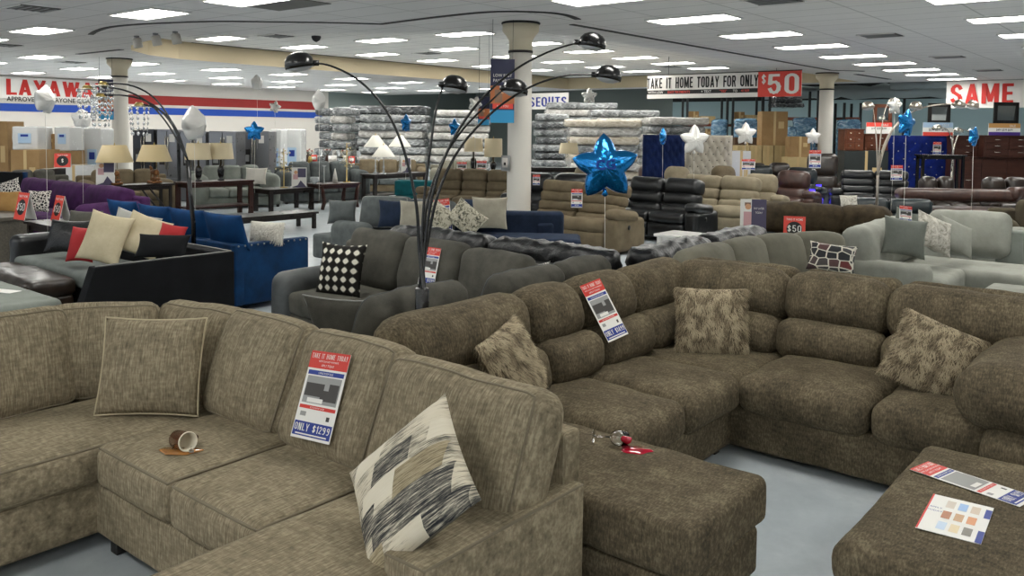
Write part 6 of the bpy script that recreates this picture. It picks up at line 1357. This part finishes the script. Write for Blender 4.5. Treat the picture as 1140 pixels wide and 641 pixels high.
topper('orange and purple sign board on the dark dressers', 1100, 1136, 137.5, 150.5, 22.2, mat('sign_orange', 'c8975a', .5), mat('sign_purple', '4a2d86', .5), '$499 $599 $699')
Mmir = mat('mirror_glass', 'c9d2d4', .05, metal=1)
def mirror(label, x0, x1, y0, y1, d, fr):
    a, c = at(x0, y1, d), at(x1, y0, d); W_, h_ = (c.xy-a.xy).length, c.z-a.z; p = (a+c)/2; t = thing('mirror', label, 'mirror', (p.x, p.y, a.z), R(39.3))
    q = MB()
    for cc, ss in (((0, 0, .05), (W_, .05, .1)), ((0, 0, h_-.05), (W_, .05, .1)), ((-W_/2+.05, 0, h_/2), (.1, .05, h_)), ((W_/2-.05, 0, h_/2), (.1, .05, h_))): q.box(cc, ss, fr)
    q.build('frame', t, smooth=False, bevel=.006); q = MB(); q.box((0, 0, 0), (W_-.14, .02, h_-.14), Mmir, Matrix.Translation((0, .005, h_/2)) @ Matrix.Rotation(R(5), 4, 'X')); q.build('glass', t, smooth=False)
    for s_ in (-1, 1): q = MB(); q.box((s_*W_*.3, .06, h_*.5-a.z/2), (.05, .03, h_+a.z-.02), Mft); q.build('support', t, smooth=False)
    return t
mirror('dark framed mirror left of the silver star balloon', 972, 993, 116, 138, 23.6, Md1)
mirror('black framed mirror behind the chrome lamp heads', 1033, 1058, 115, 138, 23.8, Mft)
mirror('black framed mirror under the SAME DAY sign', 1106, 1134, 114, 138, 23.4, Mft)

# ------------------------------------------------------------------ far recliner rows (backs and headrests)
far = [(640, 672, 187, 18.2, BEI, 'beige recliner back behind the blue star balloon'), (713, 742, 186, 20.5, BRL, 'brown recliner back right of the blue star balloon'), (743, 776, 187, 17.9, BEI, 'low beige recliner back, first behind the beige loveseat'), (797, 828, 187, 18.6, BRR, 'tan recliner back behind the beige loveseat, right'),
       (757, 797, 181, 24, BL, 'black recliner back under the cream headboard'), (798, 828, 182, 24.5, BL, 'black recliner back beside the small pink card'), (829, 860, 183, 23.6, DBL, 'dark recliner back left of the low carton'), (861, 888, 183, 23.4, DBL, 'dark recliner back right below the cartons'), (838, 868, 186, 22.5, DTL, 'dark teal recliner back behind the single beige recliner')]
for i, (x0, x1, y0, d, mt, lb) in enumerate(far):
    a, c = at(x0, y0, d), at(x1, y0, d); W_ = (c.xy-a.xy).length-.06; p = (a+c)/2+Vector((fw.x, fw.y, 0))*.3; recliner(lb, (p.x, p.y, 0), R(39.3), W_, 1, mt, .9, min(1.12, a.z), 2, cell=.13, knob=False, arms='')
recliner('black leather recliner loveseat behind the tan one, left of the big balloon', (on_z(622, 196, 1.04).x-.2, on_z(622, 196, 1.04).y+.1, 0), R(30), 1.9, 2, BL, .95, 1.04, 2, cell=.12)
def hangtag(label, px, py, d, w=.18, h_=.26, txt='$799'):
    p = hit(px, py+8)[0]; k_ = (p-Vector((0, 0, H))).dot(fw)-.05; p = at(px, py, k_); sale_card(label, standM(p, R(39.3), 0), w, h_, txt)
hangtag('price card hanging on the tan recliner left of the balloon', 642, 231, 11.95, .18, .30)
hangtag('white card with a dark chair picture on the tall recliner', 907, 187, 22.2, .28, .42)
hangtag('white and pink card on the black loveseat at right', 998, 201, 19.0, .26, .34)
hangtag('small pink card on the far black recliners', 833, 189, 22.8, .25, .2)
hangtag('white card on the royal navy headboard', 1043, 172, 22.3, .22, .34)
hangtag('grey card on the black recliner right of the column', 597, 206, 14.4, .14, .2)
